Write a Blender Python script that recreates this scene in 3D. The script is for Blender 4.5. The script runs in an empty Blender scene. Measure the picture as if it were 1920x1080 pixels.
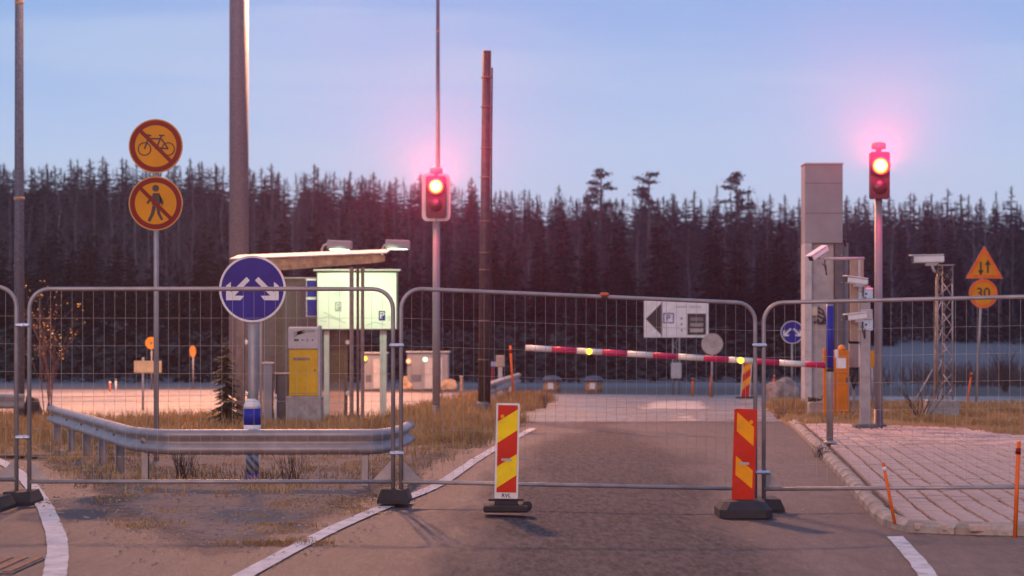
import bpy, bmesh, math, random
from mathutils import Vector, Matrix
from mathutils.geometry import delaunay_2d_cdt
from mathutils import noise as mnoise
R = math.radians
scene = bpy.context.scene
COL = scene.collection

# ------------------------------------------------------------------ camera
FPX, HOR, CAMH = 1920 * 80 / 36.0, 647.0, 1.5
cd = bpy.data.cameras.new('camera'); cam = bpy.data.objects.new('camera', cd); COL.objects.link(cam)
cam.location = (0, 0, CAMH); cam.rotation_euler = (R(90), 0, 0)
cd.lens = 80; cd.sensor_width = 36; cd.shift_y = (HOR - 540) / 1920.0
cd.clip_start = 0.1; cd.clip_end = 3000
cd.dof.use_dof = True; cd.dof.focus_distance = 22.6; cd.dof.aperture_fstop = 2.8
scene.camera = cam

# ------------------------------------------------------------------ world: overcast blue dusk
SUN_EL, SUN_AZ = 7.0, 205.0          # afterglow low behind the camera
w = bpy.data.worlds.new('World'); scene.world = w; w.use_nodes = True
nt = w.node_tree; nt.nodes.clear()
def N(t, ty, **kw):
    n = t.nodes.new(ty)
    for k, v in kw.items(): setattr(n, k, v)
    return n
sky = N(nt, 'ShaderNodeTexSky'); sky.sky_type = 'NISHITA'; sky.sun_disc = False
sky.sun_elevation = R(SUN_EL); sky.sun_rotation = R(SUN_AZ); sky.air_density = 1.3; sky.dust_density = 1.0; sky.ozone_density = 3.0
tc = N(nt, 'ShaderNodeTexCoord'); sep = N(nt, 'ShaderNodeSeparateXYZ'); nt.links.new(tc.outputs['Generated'], sep.inputs[0])
ramp = N(nt, 'ShaderNodeValToRGB'); nt.links.new(sep.outputs['Z'], ramp.inputs[0])
cr = ramp.color_ramp
cr.elements[0].position = 0.0; cr.elements[0].color = (.70, .74, .92, 1)
cr.elements[1].position = 1.0; cr.elements[1].color = (.28, .38, .70, 1)
for p, c in ((.05, (.66, .76, 1.0, 1)), (.09, (.52, .68, 1.0, 1)), (.15, (.29, .50, .92, 1)), (.35, (.25, .43, .82, 1))):
    e = cr.elements.new(p); e.color = c
# cloud banks: stretched noise on the direction
mp = N(nt, 'ShaderNodeMapping'); mp.inputs['Scale'].default_value = (3.2, 3.2, 24.0); mp.inputs['Location'].default_value = (1.7, .4, 1.2)
nt.links.new(tc.outputs['Generated'], mp.inputs[0])
nz = N(nt, 'ShaderNodeTexNoise'); nz.inputs['Scale'].default_value = 1.6; nz.inputs['Detail'].default_value = 5; nz.inputs['Roughness'].default_value = .5; nz.inputs['Distortion'].default_value = .4
nt.links.new(mp.outputs[0], nz.inputs['Vector'])
cmr = N(nt, 'ShaderNodeMapRange'); cmr.inputs['From Min'].default_value = .42; cmr.inputs['From Max'].default_value = .68; cmr.inputs['To Max'].default_value = .38
cmr.interpolation_type = 'SMOOTHSTEP'
nt.links.new(nz.outputs['Fac'], cmr.inputs['Value'])
cm = N(nt, 'ShaderNodeMix', data_type='RGBA'); cm.inputs['B'].default_value = (.62, .75, .97, 1)
nt.links.new(cmr.outputs[0], cm.inputs['Factor']); nt.links.new(ramp.outputs[0], cm.inputs['A'])
nsc = N(nt, 'ShaderNodeVectorMath', operation='SCALE'); nsc.inputs['Scale'].default_value = .10
nt.links.new(sky.outputs[0], nsc.inputs[0])
mx = N(nt, 'ShaderNodeMix', data_type='RGBA'); mx.inputs['Factor'].default_value = .85
nt.links.new(nsc.outputs[0], mx.inputs['A']); nt.links.new(cm.outputs['Result'], mx.inputs['B'])
bg = N(nt, 'ShaderNodeBackground'); bg.inputs['Strength'].default_value = 1.0
nt.links.new(mx.outputs['Result'], bg.inputs[0])
wo = N(nt, 'ShaderNodeOutputWorld'); nt.links.new(bg.outputs[0], wo.inputs[0])

sd = bpy.data.lights.new('sun', 'SUN'); sd.energy = 0.85; sd.angle = R(30); sd.color = (1, .62, .48)
sun = bpy.data.objects.new('sun', sd); COL.objects.link(sun)
_az = R(SUN_AZ); _sv = Vector((math.sin(_az) * math.cos(R(SUN_EL + 8)), math.cos(_az) * math.cos(R(SUN_EL + 8)), math.sin(R(SUN_EL + 8))))
sun.rotation_euler = _sv.to_track_quat('Z', 'Y').to_euler()

vs = scene.view_settings; vs.view_transform = 'Standard'; vs.look = 'None'; vs.exposure = 0.0; vs.gamma = 1.0; vs.use_curve_mapping = False
scene.render.engine = 'CYCLES'
cy = scene.cycles
cy.use_denoising = True; cy.max_bounces = 5; cy.diffuse_bounces = 2; cy.glossy_bounces = 3; cy.transmission_bounces = 4
cy.volume_bounces = 0; cy.transparent_max_bounces = 12; cy.caustics_reflective = False; cy.caustics_refractive = False
cy.sample_clamp_indirect = 4.0; cy.use_light_tree = True
LAMP = (1.0, .42, .20)      # sodium street light
SIGNAL_BEAM = 22000
POW = dict(high=92000, left=4200, far=60000, near=10000)

# ------------------------------------------------------------------ helpers
def S(d): return FPX / d
def P(x, y, d): return Vector(((x - 960) / FPX * d, d, CAMH - (y - HOR) / FPX * d))
def G(x, y, z=0.0):
    d = (CAMH - z) * FPX / (y - HOR); return Vector(((x - 960) / FPX * d, d, z))
def gz(x, y):
    return -.12 * math.exp(-((x - 2.35) ** 2 / (2 * 1.7 ** 2) + (y - 22) ** 2 / (2 * 5.0 ** 2)))
def GZ(x, y, off=0.0):
    p = G(x, y, off)
    for _ in range(4): p = G(x, y, gz(p.x, p.y) + off)
    return p

class MB:
    def __init__(s): s.v = []; s.f = []; s.sm = []; s.mi = []
    def add(s, vs_, fs, smooth=False, mi=0):
        o = len(s.v); s.v += [tuple(p) for p in vs_]
        for f in fs: s.f.append(tuple(i + o for i in f)); s.sm.append(smooth); s.mi.append(mi)
        return s
    def box(s, c, size, rz=0, rx=0, ry=0, ch=0.0, mi=0):
        x, y, z = (k / 2 for k in size)
        m = Matrix.Rotation(rz, 3, 'Z') @ Matrix.Rotation(ry, 3, 'Y') @ Matrix.Rotation(rx, 3, 'X'); c = Vector(c)
        if ch <= 0:
            pts = [(-x, -y, -z), (x, -y, -z), (x, y, -z), (-x, y, -z), (-x, -y, z), (x, -y, z), (x, y, z), (-x, y, z)]
            fs = [(0, 3, 2, 1), (4, 5, 6, 7), (0, 1, 5, 4), (1, 2, 6, 5), (2, 3, 7, 6), (3, 0, 4, 7)]
        else:
            h = min(ch, x * .9, y * .9, z * .9)
            pts = []; 
            for zz, k in ((-z, 1), (-z + h, 0), (z - h, 0), (z, 1)):
                a, b = (x - h * k, y - h * k)
                pts += [(-a, -b + h * (1 - k), zz), (-a + h * (1 - k), -b, zz), (a - h * (1 - k), -b, zz), (a, -b + h * (1 - k), zz),
                        (a, b - h * (1 - k), zz), (a - h * (1 - k), b, zz), (-a + h * (1 - k), b, zz), (-a, b - h * (1 - k), zz)]
            fs = [(0, 7, 6, 5, 4, 3, 2, 1), tuple(24 + i for i in range(8))]
            for r in range(3):
                for i in range(8):
                    j = (i + 1) % 8; fs.append((r * 8 + i, r * 8 + j, r * 8 + 8 + j, r * 8 + 8 + i))
        return s.add([c + m @ Vector(p) for p in pts], fs, False, mi)
    def cyl(s, p0, p1, r0, r1=None, n=12, caps=True, smooth=True, mi=0):
        r1 = r0 if r1 is None else r1
        return s.tube([p0, p1], [r0, r1], n, caps, smooth, mi)
    def tube(s, pts, r, n=8, caps=True, smooth=True, mi=0):
        pts = [Vector(p) for p in pts]; rr = r if isinstance(r, (list, tuple)) else [r] * len(pts)
        vs_ = []; up = None
        for i, p in enumerate(pts):
            t = (pts[min(i + 1, len(pts) - 1)] - pts[max(i - 1, 0)])
            t = t.normalized() if t.length > 1e-9 else Vector((0, 0, 1))
            if up is None: up = t.orthogonal().normalized()
            else:
                up = up - t * up.dot(t); up = up.normalized() if up.length > 1e-6 else t.orthogonal().normalized()
            b = t.cross(up)
            for k in range(n):
                a = 2 * math.pi * k / n; vs_.append(p + (up * math.cos(a) + b * math.sin(a)) * rr[i])
        fs = []
        for i in range(len(pts) - 1):
            for k in range(n):
                j = (k + 1) % n; fs.append((i * n + k, i * n + j, (i + 1) * n + j, (i + 1) * n + k))
        s.add(vs_, fs, smooth, mi)
        if caps and n > 2:
            m = len(pts) - 1; o = len(s.v) - len(vs_)
            s.f.append(tuple(o + k for k in reversed(range(n)))); s.sm.append(False); s.mi.append(mi)
            s.f.append(tuple(o + m * n + k for k in range(n))); s.sm.append(False); s.mi.append(mi)
        return s
    def prism(s, poly, y0, y1, mi=0):          # polygon in XZ, extruded along Y, front at y0
        n = len(poly)
        vs_ = [(x, y0, z) for x, z in poly] + [(x, y1, z) for x, z in poly]
        fs = [tuple(range(n)), tuple(reversed(range(n, 2 * n)))] + [(i + n, (i + 1) % n + n, (i + 1) % n, i) for i in range(n)]
        return s.add(vs_, fs, False, mi)
    def prism_z(s, poly, z0, z1, mi=0):        # polygon in XY, extruded up
        n = len(poly)
        vs_ = [(x, y, z0) for x, y in poly] + [(x, y, z1) for x, y in poly]
        fs = [tuple(reversed(range(n))), tuple(range(n, 2 * n))] + [(i, (i + 1) % n, (i + 1) % n + n, i + n) for i in range(n)]
        return s.add(vs_, fs, False, mi)
    def ring(s, cx, cz, r0, r1, y0, y1, n=40, mi=0):
        vs_ = []
        for k in range(n):
            a = 2 * math.pi * k / n; c, d = math.cos(a), math.sin(a)
            vs_ += [(cx + r0 * c, y0, cz + r0 * d), (cx + r1 * c, y0, cz + r1 * d), (cx + r0 * c, y1, cz + r0 * d), (cx + r1 * c, y1, cz + r1 * d)]
        fs = []
        for k in range(n):
            a, b = 4 * k, 4 * ((k + 1) % n)
            fs += [(a, a + 1, b + 1, b), (a + 2, b + 2, b + 3, a + 3), (a + 1, a + 3, b + 3, b + 1), (a, b, b + 2, a + 2)]
        return s.add(vs_, fs, False, mi)
    def lathe(s, prof, c=(0, 0, 0), n=20, smooth=True, mi=0):
        vs_ = []
        for r, z in prof:
            for k in range(n):
                a = 2 * math.pi * k / n; vs_.append((c[0] + r * math.cos(a), c[1] + r * math.sin(a), c[2] + z))
        fs = []
        for i in range(len(prof) - 1):
            for k in range(n):
                j = (k + 1) % n; fs.append((i * n + k, i * n + j, (i + 1) * n + j, (i + 1) * n + k))
        s.add(vs_, fs, smooth, mi); o = len(s.v) - len(vs_)
        s.f.append(tuple(o + k for k in reversed(range(n)))); s.sm.append(False); s.mi.append(mi)
        m = len(prof) - 1; s.f.append(tuple(o + m * n + k for k in range(n))); s.sm.append(False); s.mi.append(mi)
        return s
    def mesh(s, name, mats):
        me = bpy.data.meshes.new(name); me.from_pydata(s.v, [], s.f)
        me.polygons.foreach_set('use_smooth', s.sm)
        if isinstance(mats, (list, tuple)):
            for m in mats: me.materials.append(m)
            me.polygons.foreach_set('material_index', s.mi)
        else: me.materials.append(mats)
        me.update(); return me
    def build(s, name, mat, parent=None, loc=None, kind=None):
        o = bpy.data.objects.new(name, s.mesh(name, mat)); COL.objects.link(o)
        if parent is not None: o.parent = parent
        if loc is not None: o.location = loc
        if kind: o['kind'] = kind
        return o

def tag(o, label=None, cat=None, group=None, kind=None):
    if label: o['label'] = label
    if cat: o['category'] = cat
    if group: o['group'] = group
    if kind: o['kind'] = kind
    return o
def thing(name, label, cat, loc=(0, 0, 0), rz=0, group=None):
    o = bpy.data.objects.new(name, None); COL.objects.link(o); o.location = loc; o.rotation_euler = (0, 0, rz); o.empty_display_size = .2
    return tag(o, label, cat, group)
def put(name, me, parent=None, loc=(0, 0, 0), rot=(0, 0, 0), sc=(1, 1, 1)):
    o = bpy.data.objects.new(name, me); COL.objects.link(o); o.location = loc; o.rotation_euler = rot; o.scale = sc
    if parent is not None: o.parent = parent
    return o
def disc_poly(r, n=40, cx=0, cz=0): return [(cx + r * math.cos(2 * math.pi * k / n), cz + r * math.sin(2 * math.pi * k / n)) for k in range(n)]
def rrect(x0, z0, x1, z1, r, n=5):
    out = []
    for cx, cz, a0 in ((x1 - r, z0 + r, -90), (x1 - r, z1 - r, 0), (x0 + r, z1 - r, 90), (x0 + r, z0 + r, 180)):
        for k in range(n + 1):
            a = R(a0 + 90 * k / n); out.append((cx + r * math.cos(a), cz + r * math.sin(a)))
    return out
def stroke(a, b, wd):
    a, b = Vector(a), Vector(b); d = (b - a).normalized(); n = Vector((-d.y, d.x)) * wd / 2
    return [tuple(a - n), tuple(b - n), tuple(b + n), tuple(a + n)]
def text(body, size, mat, parent, loc, name='lettering', extrude=.001, sx=1.0):
    cu = bpy.data.curves.new('t', 'FONT'); cu.body = body; cu.size = size; cu.extrude = extrude; cu.align_x = 'CENTER'; cu.align_y = 'CENTER'; cu.offset = size * .012
    t = bpy.data.objects.new('t', cu); COL.objects.link(t); bpy.context.view_layer.update()
    me = bpy.data.meshes.new_from_object(t.evaluated_get(bpy.context.evaluated_depsgraph_get()))
    bpy.data.objects.remove(t); bpy.data.curves.remove(cu)
    me.materials.clear(); me.materials.append(mat)
    return put(name, me, parent, loc, (R(90), 0, 0), (sx, 1, 1))
def clone(root, loc=None, rz=None, label=None):
    r = root.copy(); COL.objects.link(r)
    if loc is not None: r.location = loc
    if rz is not None: r.rotation_euler = (0, 0, rz)
    if label: r['label'] = label
    for ch in [o for o in bpy.data.objects if o.parent == root]:
        c = ch.copy(); COL.objects.link(c); c.parent = r
        for g in [o for o in bpy.data.objects if o.parent == ch]:
            d = g.copy(); COL.objects.link(d); d.parent = c
    return r

# ------------------------------------------------------------------ materials
def M(name, col, rough=.6, metal=0.0, var=.12, scale=6.0, bump=0.0, bscale=80.0, col2=None, lo=.35, hi=.65, spec=.5, dirt=0.0, dcol=(.08, .06, .05)):
    m = bpy.data.materials.new(name); m.use_nodes = True; t = m.node_tree; b = t.nodes['Principled BSDF']
    b.inputs['Roughness'].default_value = rough; b.inputs['Metallic'].default_value = metal; b.inputs['Specular IOR Level'].default_value = spec
    c = N(t, 'ShaderNodeTexCoord'); n = N(t, 'ShaderNodeTexNoise'); n.inputs['Scale'].default_value = scale; n.inputs['Detail'].default_value = 4
    t.links.new(c.outputs['Object'], n.inputs['Vector'])
    r = N(t, 'ShaderNodeMapRange'); r.inputs['From Min'].default_value = lo; r.inputs['From Max'].default_value = hi; t.links.new(n.outputs['Fac'], r.inputs['Value'])
    x = N(t, 'ShaderNodeMix', data_type='RGBA'); a = tuple(k * (1 - var) for k in col); d = col2 or tuple(min(1, k * (1 + var)) for k in col)
    x.inputs['A'].default_value = (*a, 1); x.inputs['B'].default_value = (*d, 1); t.links.new(r.outputs[0], x.inputs['Factor'])
    out = x.outputs['Result']
    if dirt > 0:
        n2 = N(t, 'ShaderNodeTexNoise'); n2.inputs['Scale'].default_value = scale * 2.7; n2.inputs['Detail'].default_value = 6; n2.inputs['Roughness'].default_value = .7
        t.links.new(c.outputs['Object'], n2.inputs['Vector'])
        r2 = N(t, 'ShaderNodeMapRange'); r2.inputs['From Min'].default_value = .48; r2.inputs['From Max'].default_value = .75; r2.inputs['To Max'].default_value = dirt
        t.links.new(n2.outputs['Fac'], r2.inputs['Value'])
        x2 = N(t, 'ShaderNodeMix', data_type='RGBA'); x2.inputs['B'].default_value = (*dcol, 1); t.links.new(r2.outputs[0], x2.inputs['Factor']); t.links.new(out, x2.inputs['A']); out = x2.outputs['Result']
    t.links.new(out, b.inputs['Base Color'])
    if bump > 0:
        nb = N(t, 'ShaderNodeTexNoise'); nb.inputs['Scale'].default_value = bscale; nb.inputs['Detail'].default_value = 5
        t.links.new(c.outputs['Object'], nb.inputs['Vector'])
        bp = N(t, 'ShaderNodeBump'); bp.inputs['Strength'].default_value = bump; bp.inputs['Distance'].default_value = .02
        t.links.new(nb.outputs['Fac'], bp.inputs['Height']); t.links.new(bp.outputs[0], b.inputs['Normal'])
    return m
def EM(name, col, strength):
    m = bpy.data.materials.new(name); m.use_nodes = True; t = m.node_tree; t.nodes.clear()
    e = N(t, 'ShaderNodeEmission'); e.inputs[0].default_value = (*col, 1); e.inputs[1].default_value = strength
    o = N(t, 'ShaderNodeOutputMaterial'); t.links.new(e.outputs[0], o.inputs[0]); return m
def LEAF(name, col, col2, trans=.25):
    m = M(name, col, .8, 0, .3, 1.2, col2=col2); t = m.node_tree; b = t.nodes['Principled BSDF']; b.inputs['Specular IOR Level'].default_value = .2
    return m

galv = M('galvanised', (.34, .305, .305), .55, .5, .14, 5, bump=.03, bscale=60, dirt=.22, dcol=(.16, .15, .15))
galvpole = M('galvanised_mast', (.11, .13, .18), .6, .3, .25, 22, bump=.06, bscale=40, dirt=.4, dcol=(.2, .19, .2))
steel = M('bright_steel', (.55, .55, .60), .3, .85, .15, 10)
clampm = M('clamp_steel', (.62, .66, .78), .3, .7, .1, 20)
greypaint = M('grey_paint', (.25, .24, .26), .5, .1, .10, 2, dirt=.2, dcol=(.15, .14, .14))
darkgrey = M('dark_grey_paint', (.09, .085, .095), .5, .1, .15, 6)
palegrey = M('pale_grey_paint', (.42, .40, .41), .5, 0, .1, 5, dirt=.35, dcol=(.22, .2, .19))
rubber = M('black_rubber', (.018, .017, .018), .8, 0, .25, 9, bump=.2, bscale=50)
rubber2 = M('grey_rubber', (.022, .021, .025), .75, 0, .2, 9, bump=.2, bscale=50)
black = M('black_print', (.012, .011, .012), .5, 0, .1)
white = M('white_sheeting', (.68, .66, .65), .4, 0, .10, 4, dirt=.4, dcol=(.5, .46, .44))
whitepl = M('white_plastic', (.74, .72, .70), .4, 0, .06, 5, dirt=.2, dcol=(.4, .36, .33))
blue = M('blue_sheeting', (.018, .023, .22), .4, 0, .15, 3, dirt=.2, dcol=(.07, .065, .18), spec=.15)
bluepl = M('blue_plastic', (.02, .035, .30), .4, 0, .10, 4, spec=.15)
signyel = M('yellow_sheeting', (.64, .25, .005), .3, 0, .08, 3, spec=.15)
signred = M('red_sheeting', (.19, .010, .007), .3, 0, .1, 3, spec=.15)
brightred = M('bright_red_sheeting', (.58, .03, .012), .4, 0, .15, 4, dirt=.5, dcol=(.24, .06, .04), spec=.15)
brightyel = M('bright_yellow_sheeting', (.88, .64, .01), .4, 0, .10, 4, dirt=.45, dcol=(.5, .34, .06), spec=.15)
amber = M('amber_sheeting', (.88, .34, .008), .4, 0, .10, 4, dirt=.45, dcol=(.5, .2, .05), spec=.15)
orange = M('orange_paint', (.62, .17, .012), .45, 0, .12, 4, dirt=.25, dcol=(.3, .1, .03), spec=.15)
stakeor = M('orange_plastic', (.75, .14, .02), .5, 0, .12, 6, spec=.15)
boomred = M('boom_red', (.52, .025, .10), .4, 0, .1, 4, spec=.15)
boomwhite = M('boom_white', (.76, .72, .66), .4, 0, .06, 4, dirt=.15, dcol=(.45, .4, .35))
machyel = M('machine_yellow', (.62, .36, .02), .45, 0, .08, 4, dirt=.2, dcol=(.35, .2, .03), spec=.15)
concrete = M('concrete', (.30, .28, .26), .9, 0, .2, 6, bump=.3, bscale=30, dirt=.5, dcol=(.15, .13, .12))
concdark = M('dark_concrete', (.12, .11, .11), .9, 0, .25, 6, bump=.3, bscale=30)
wood = M('weathered_wood', (.42, .26, .14), .7, 0, .3, 9, dirt=.4, dcol=(.2, .11, .06))
brownsteel = M('brown_steel', (.20, .14, .12), .5, .2, .2, 8)
rock = M('granite', (.24, .19, .17), .9, 0, .35, 5, bump=.6, bscale=12, dirt=.4, dcol=(.10, .08, .07))
rockdark = M('dark_rock', (.035, .03, .03), .9, 0, .3, 6, bump=.6, bscale=12)
tanrock = M('tan_rock', (.40, .27, .17), .9, 0, .3, 4, bump=.6, bscale=9)
bark = M('bark', (.10, .075, .06), .9, 0, .3, 6)
paint_line = M('road_paint', (.58, .55, .54), .8, 0, .12, 3, bump=.3, bscale=60, dirt=.8, dcol=(.2, .17, .16), spec=.2)
boardface = M('map_board_face', (.74, .78, .72), .5, 0, .05, 2)
boardink = M('map_board_ink', (.40, .48, .42), .6, 0, .1)
cable = M('black_cable', (.015, .015, .016), .6, 0, .1)
LENSRED = bpy.data.materials.new('red_lamp_glow'); LENSRED.use_nodes = True; _t = LENSRED.node_tree; _t.nodes.clear()
_c = N(_t, 'ShaderNodeTexCoord'); _m = N(_t, 'ShaderNodeVectorMath', operation='LENGTH'); _r = N(_t, 'ShaderNodeValToRGB'); _e = N(_t, 'ShaderNodeEmission'); _e.inputs[1].default_value = 6; _o = N(_t, 'ShaderNodeOutputMaterial')
_f = N(_t, 'ShaderNodeVectorMath', operation='MULTIPLY'); _f.inputs[1].default_value = (1, 1, 0); _t.links.new(_c.outputs['Object'], _f.inputs[0]); _t.links.new(_f.outputs[0], _m.inputs[0]); _t.links.new(_m.outputs['Value'], _r.inputs[0]); _t.links.new(_r.outputs[0], _e.inputs[0]); _t.links.new(_e.outputs[0], _o.inputs[0])
_r.color_ramp.elements[0].position = .065; _r.color_ramp.elements[0].color = (1, .80, .35, 1); _r.color_ramp.elements[1].position = .14; _r.color_ramp.elements[1].color = (1, .012, .006, 1)
_k = _r.color_ramp.elements.new(.105); _k.color = (1, .25, .012, 1)
LENSYEL = EM('yellow_lamp_glow', (1.0, .62, .05), 3.0)
SMALLRED = EM('small_red_lamp', (1.0, .18, .08), 6)
SMALLGRN = EM('small_green_lamp', (.75, 1.0, .65), 3)
SODIUM = EM('sodium_lamp_glow', (1.0, .58, .22), 20)
FLUOR = EM('fluorescent_lamp_glow', (.85, 1.0, .75), 6)

def asphalt(name, base, light, tracks=True):
    m = bpy.data.materials.new(name); m.use_nodes = True; t = m.node_tree; b = t.nodes['Principled BSDF']; L = t.links.new
    c = N(t, 'ShaderNodeTexCoord'); grain = N(t, 'ShaderNodeMapping'); grain.inputs['Scale'].default_value = (1, .16, 1); L(c.outputs['Object'], grain.inputs[0])
    def noise(scale, detail=5, rough=.6, vec=None):
        n = N(t, 'ShaderNodeTexNoise'); n.inputs['Scale'].default_value = scale; n.inputs['Detail'].default_value = detail; n.inputs['Roughness'].default_value = rough
        L(vec or (grain.outputs[0] if scale > 5 else c.outputs['Object']), n.inputs['Vector']); return n.outputs['Fac']
    def rng(v, a, b_, lo=0, hi=1):
        r = N(t, 'ShaderNodeMapRange'); r.inputs['From Min'].default_value = a; r.inputs['From Max'].default_value = b_; r.inputs['To Min'].default_value = lo; r.inputs['To Max'].default_value = hi
        L(v, r.inputs['Value']); return r.outputs[0]
    def mix(f, A, B):
        x = N(t, 'ShaderNodeMix', data_type='RGBA'); L(f, x.inputs['Factor'])
        for k, v in (('A', A), ('B', B)):
            if isinstance(v, tuple): x.inputs[k].default_value = (*v, 1)
            else: L(v, x.inputs[k])
        return x.outputs['Result']
    big = rng(noise(.35, 4), .35, .65); fine = rng(noise(38, 3, .7), .3, .7)
    colr = mix(big, base, light)
    colr = mix(rng(noise(7, 5, .75), .4, .62, 0, .7), colr, tuple(k * .55 for k in base))
    colr = mix(rng(noise(30, 3, .7), .55, .72, 0, .5), colr, tuple(k * 1.9 for k in light))
    colr = mix(rng(noise(1.7, 4, .6), .52, .7, 0, .35), colr, tuple(k * .7 for k in base))
    rough_in = None
    if tracks:
        sp = N(t, 'ShaderNodeSeparateXYZ'); L(c.outputs['Object'], sp.inputs[0])
        mpv = N(t, 'ShaderNodeMapping'); mpv.inputs['Scale'].default_value = (1.6, .22, 1); L(c.outputs['Object'], mpv.inputs[0])
        streak = noise(1.0, 5, .65, mpv.outputs[0])
        def math_(op, a_, b2):
            q = N(t, 'ShaderNodeMath', operation=op)
            for i, v in enumerate((a_, b2)):
                if isinstance(v, (int, float)): q.inputs[i].default_value = v
                else: L(v, q.inputs[i])
            return q.outputs[0]
        # coarse worn strip down the middle of the lane: |x - .85 - .02*(y-25)| < .75
        off = math_('SUBTRACT', sp.outputs['X'], math_('MULTIPLY', math_('SUBTRACT', sp.outputs['Y'], 13.0), .034))
        dist = math_('ABSOLUTE', math_('SUBTRACT', off, .62), 0)
        dist = math_('ADD', dist, math_('MULTIPLY', math_('SUBTRACT', streak, .5), 2.0))
        far = rng(sp.outputs['Y'], 33, 41, 0, .9)
        dist = math_('ADD', dist, far)
        mask = rng(dist, 1.45, .75)
        coarse = rng(noise(17, 4, .8), .38, .64)
        dark = mix(coarse, tuple(k * .16 for k in base), tuple(k * 1.75 for k in base))
        colr = mix(math_('MULTIPLY', mask, .92), colr, dark)
        rough_in = rng(mask, 0, 1, .64, .85)
    L(colr, b.inputs['Base Color'])
    if rough_in is not None: L(rough_in, b.inputs['Roughness'])
    else: L(rng(noise(.8, 4), .38, .62, .32, .66), b.inputs['Roughness'])
    b.inputs['Specular IOR Level'].default_value = .34
    bp = N(t, 'ShaderNodeBump'); bp.inputs['Strength'].default_value = .9; bp.inputs['Distance'].default_value = .04
    L(noise(22, 6, .8), bp.inputs['Height']); L(bp.outputs[0], b.inputs['Normal'])
    return m
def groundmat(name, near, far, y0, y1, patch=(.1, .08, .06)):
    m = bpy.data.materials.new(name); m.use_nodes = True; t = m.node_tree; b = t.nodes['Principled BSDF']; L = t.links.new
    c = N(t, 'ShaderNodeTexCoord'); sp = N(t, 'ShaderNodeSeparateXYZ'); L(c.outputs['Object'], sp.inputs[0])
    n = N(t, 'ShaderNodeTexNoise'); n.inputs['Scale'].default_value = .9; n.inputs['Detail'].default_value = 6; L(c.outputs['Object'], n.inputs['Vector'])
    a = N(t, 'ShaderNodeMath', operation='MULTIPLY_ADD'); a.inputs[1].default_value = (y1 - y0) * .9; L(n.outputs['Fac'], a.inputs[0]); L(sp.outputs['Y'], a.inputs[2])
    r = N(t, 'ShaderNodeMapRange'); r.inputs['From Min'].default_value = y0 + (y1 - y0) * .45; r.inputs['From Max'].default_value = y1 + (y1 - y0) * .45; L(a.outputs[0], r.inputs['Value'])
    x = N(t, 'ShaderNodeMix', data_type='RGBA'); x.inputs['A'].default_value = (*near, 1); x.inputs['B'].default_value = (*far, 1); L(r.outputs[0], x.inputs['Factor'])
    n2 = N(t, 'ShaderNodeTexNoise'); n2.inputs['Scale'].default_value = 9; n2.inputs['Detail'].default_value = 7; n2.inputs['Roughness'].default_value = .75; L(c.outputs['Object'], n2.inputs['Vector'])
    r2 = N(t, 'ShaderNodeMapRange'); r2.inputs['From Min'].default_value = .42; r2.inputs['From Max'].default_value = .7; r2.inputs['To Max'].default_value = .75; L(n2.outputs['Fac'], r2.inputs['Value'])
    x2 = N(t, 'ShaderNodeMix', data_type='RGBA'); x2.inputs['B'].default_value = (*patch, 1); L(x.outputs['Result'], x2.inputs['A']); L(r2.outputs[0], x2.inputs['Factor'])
    L(x2.outputs['Result'], b.inputs['Base Color']); b.inputs['Roughness'].default_value = .95; b.inputs['Specular IOR Level'].default_value = .2
    bp = N(t, 'ShaderNodeBump'); bp.inputs['Strength'].default_value = .8; bp.inputs['Distance'].default_value = .03
    L(n2.outputs['Fac'], bp.inputs['Height']); L(bp.outputs[0], b.inputs['Normal'])
    return m
m_road = asphalt('asphalt', (.080, .057, .055), (.130, .094, .090))
m_far = asphalt('dusty_asphalt', (.17, .145, .135), (.27, .23, .21), False)
m_verge = groundmat('gravel_and_straw', (.25, .185, .155), (.27, .155, .055), 27, 36, (.12, .082, .062))
def frayed(m):
    t = m.node_tree; L = t.links.new; b = t.nodes['Principled BSDF']; at = N(t, 'ShaderNodeAttribute', attribute_name='edge'); c = N(t, 'ShaderNodeTexCoord')
    n = N(t, 'ShaderNodeTexNoise'); n.inputs['Scale'].default_value = 5; n.inputs['Detail'].default_value = 8; n.inputs['Roughness'].default_value = .8; L(c.outputs['Object'], n.inputs['Vector'])
    a = N(t, 'ShaderNodeMath', operation='ADD'); L(at.outputs['Fac'], a.inputs[0]); L(n.outputs['Fac'], a.inputs[1])
    r = N(t, 'ShaderNodeMapRange'); r.inputs['From Min'].default_value = .62; r.inputs['From Max'].default_value = 1.05; L(a.outputs[0], r.inputs['Value']); L(r.outputs[0], b.inputs['Alpha'])
frayed(m_verge)
m_straw = groundmat('straw_turf', (.25, .155, .07), (.25, .15, .06), 30, 60, (.13, .075, .03))
m_field = groundmat('frosty_field', (.13, .10, .085), (.19, .19, .20), 80, 88, (.11, .11, .115))

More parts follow.
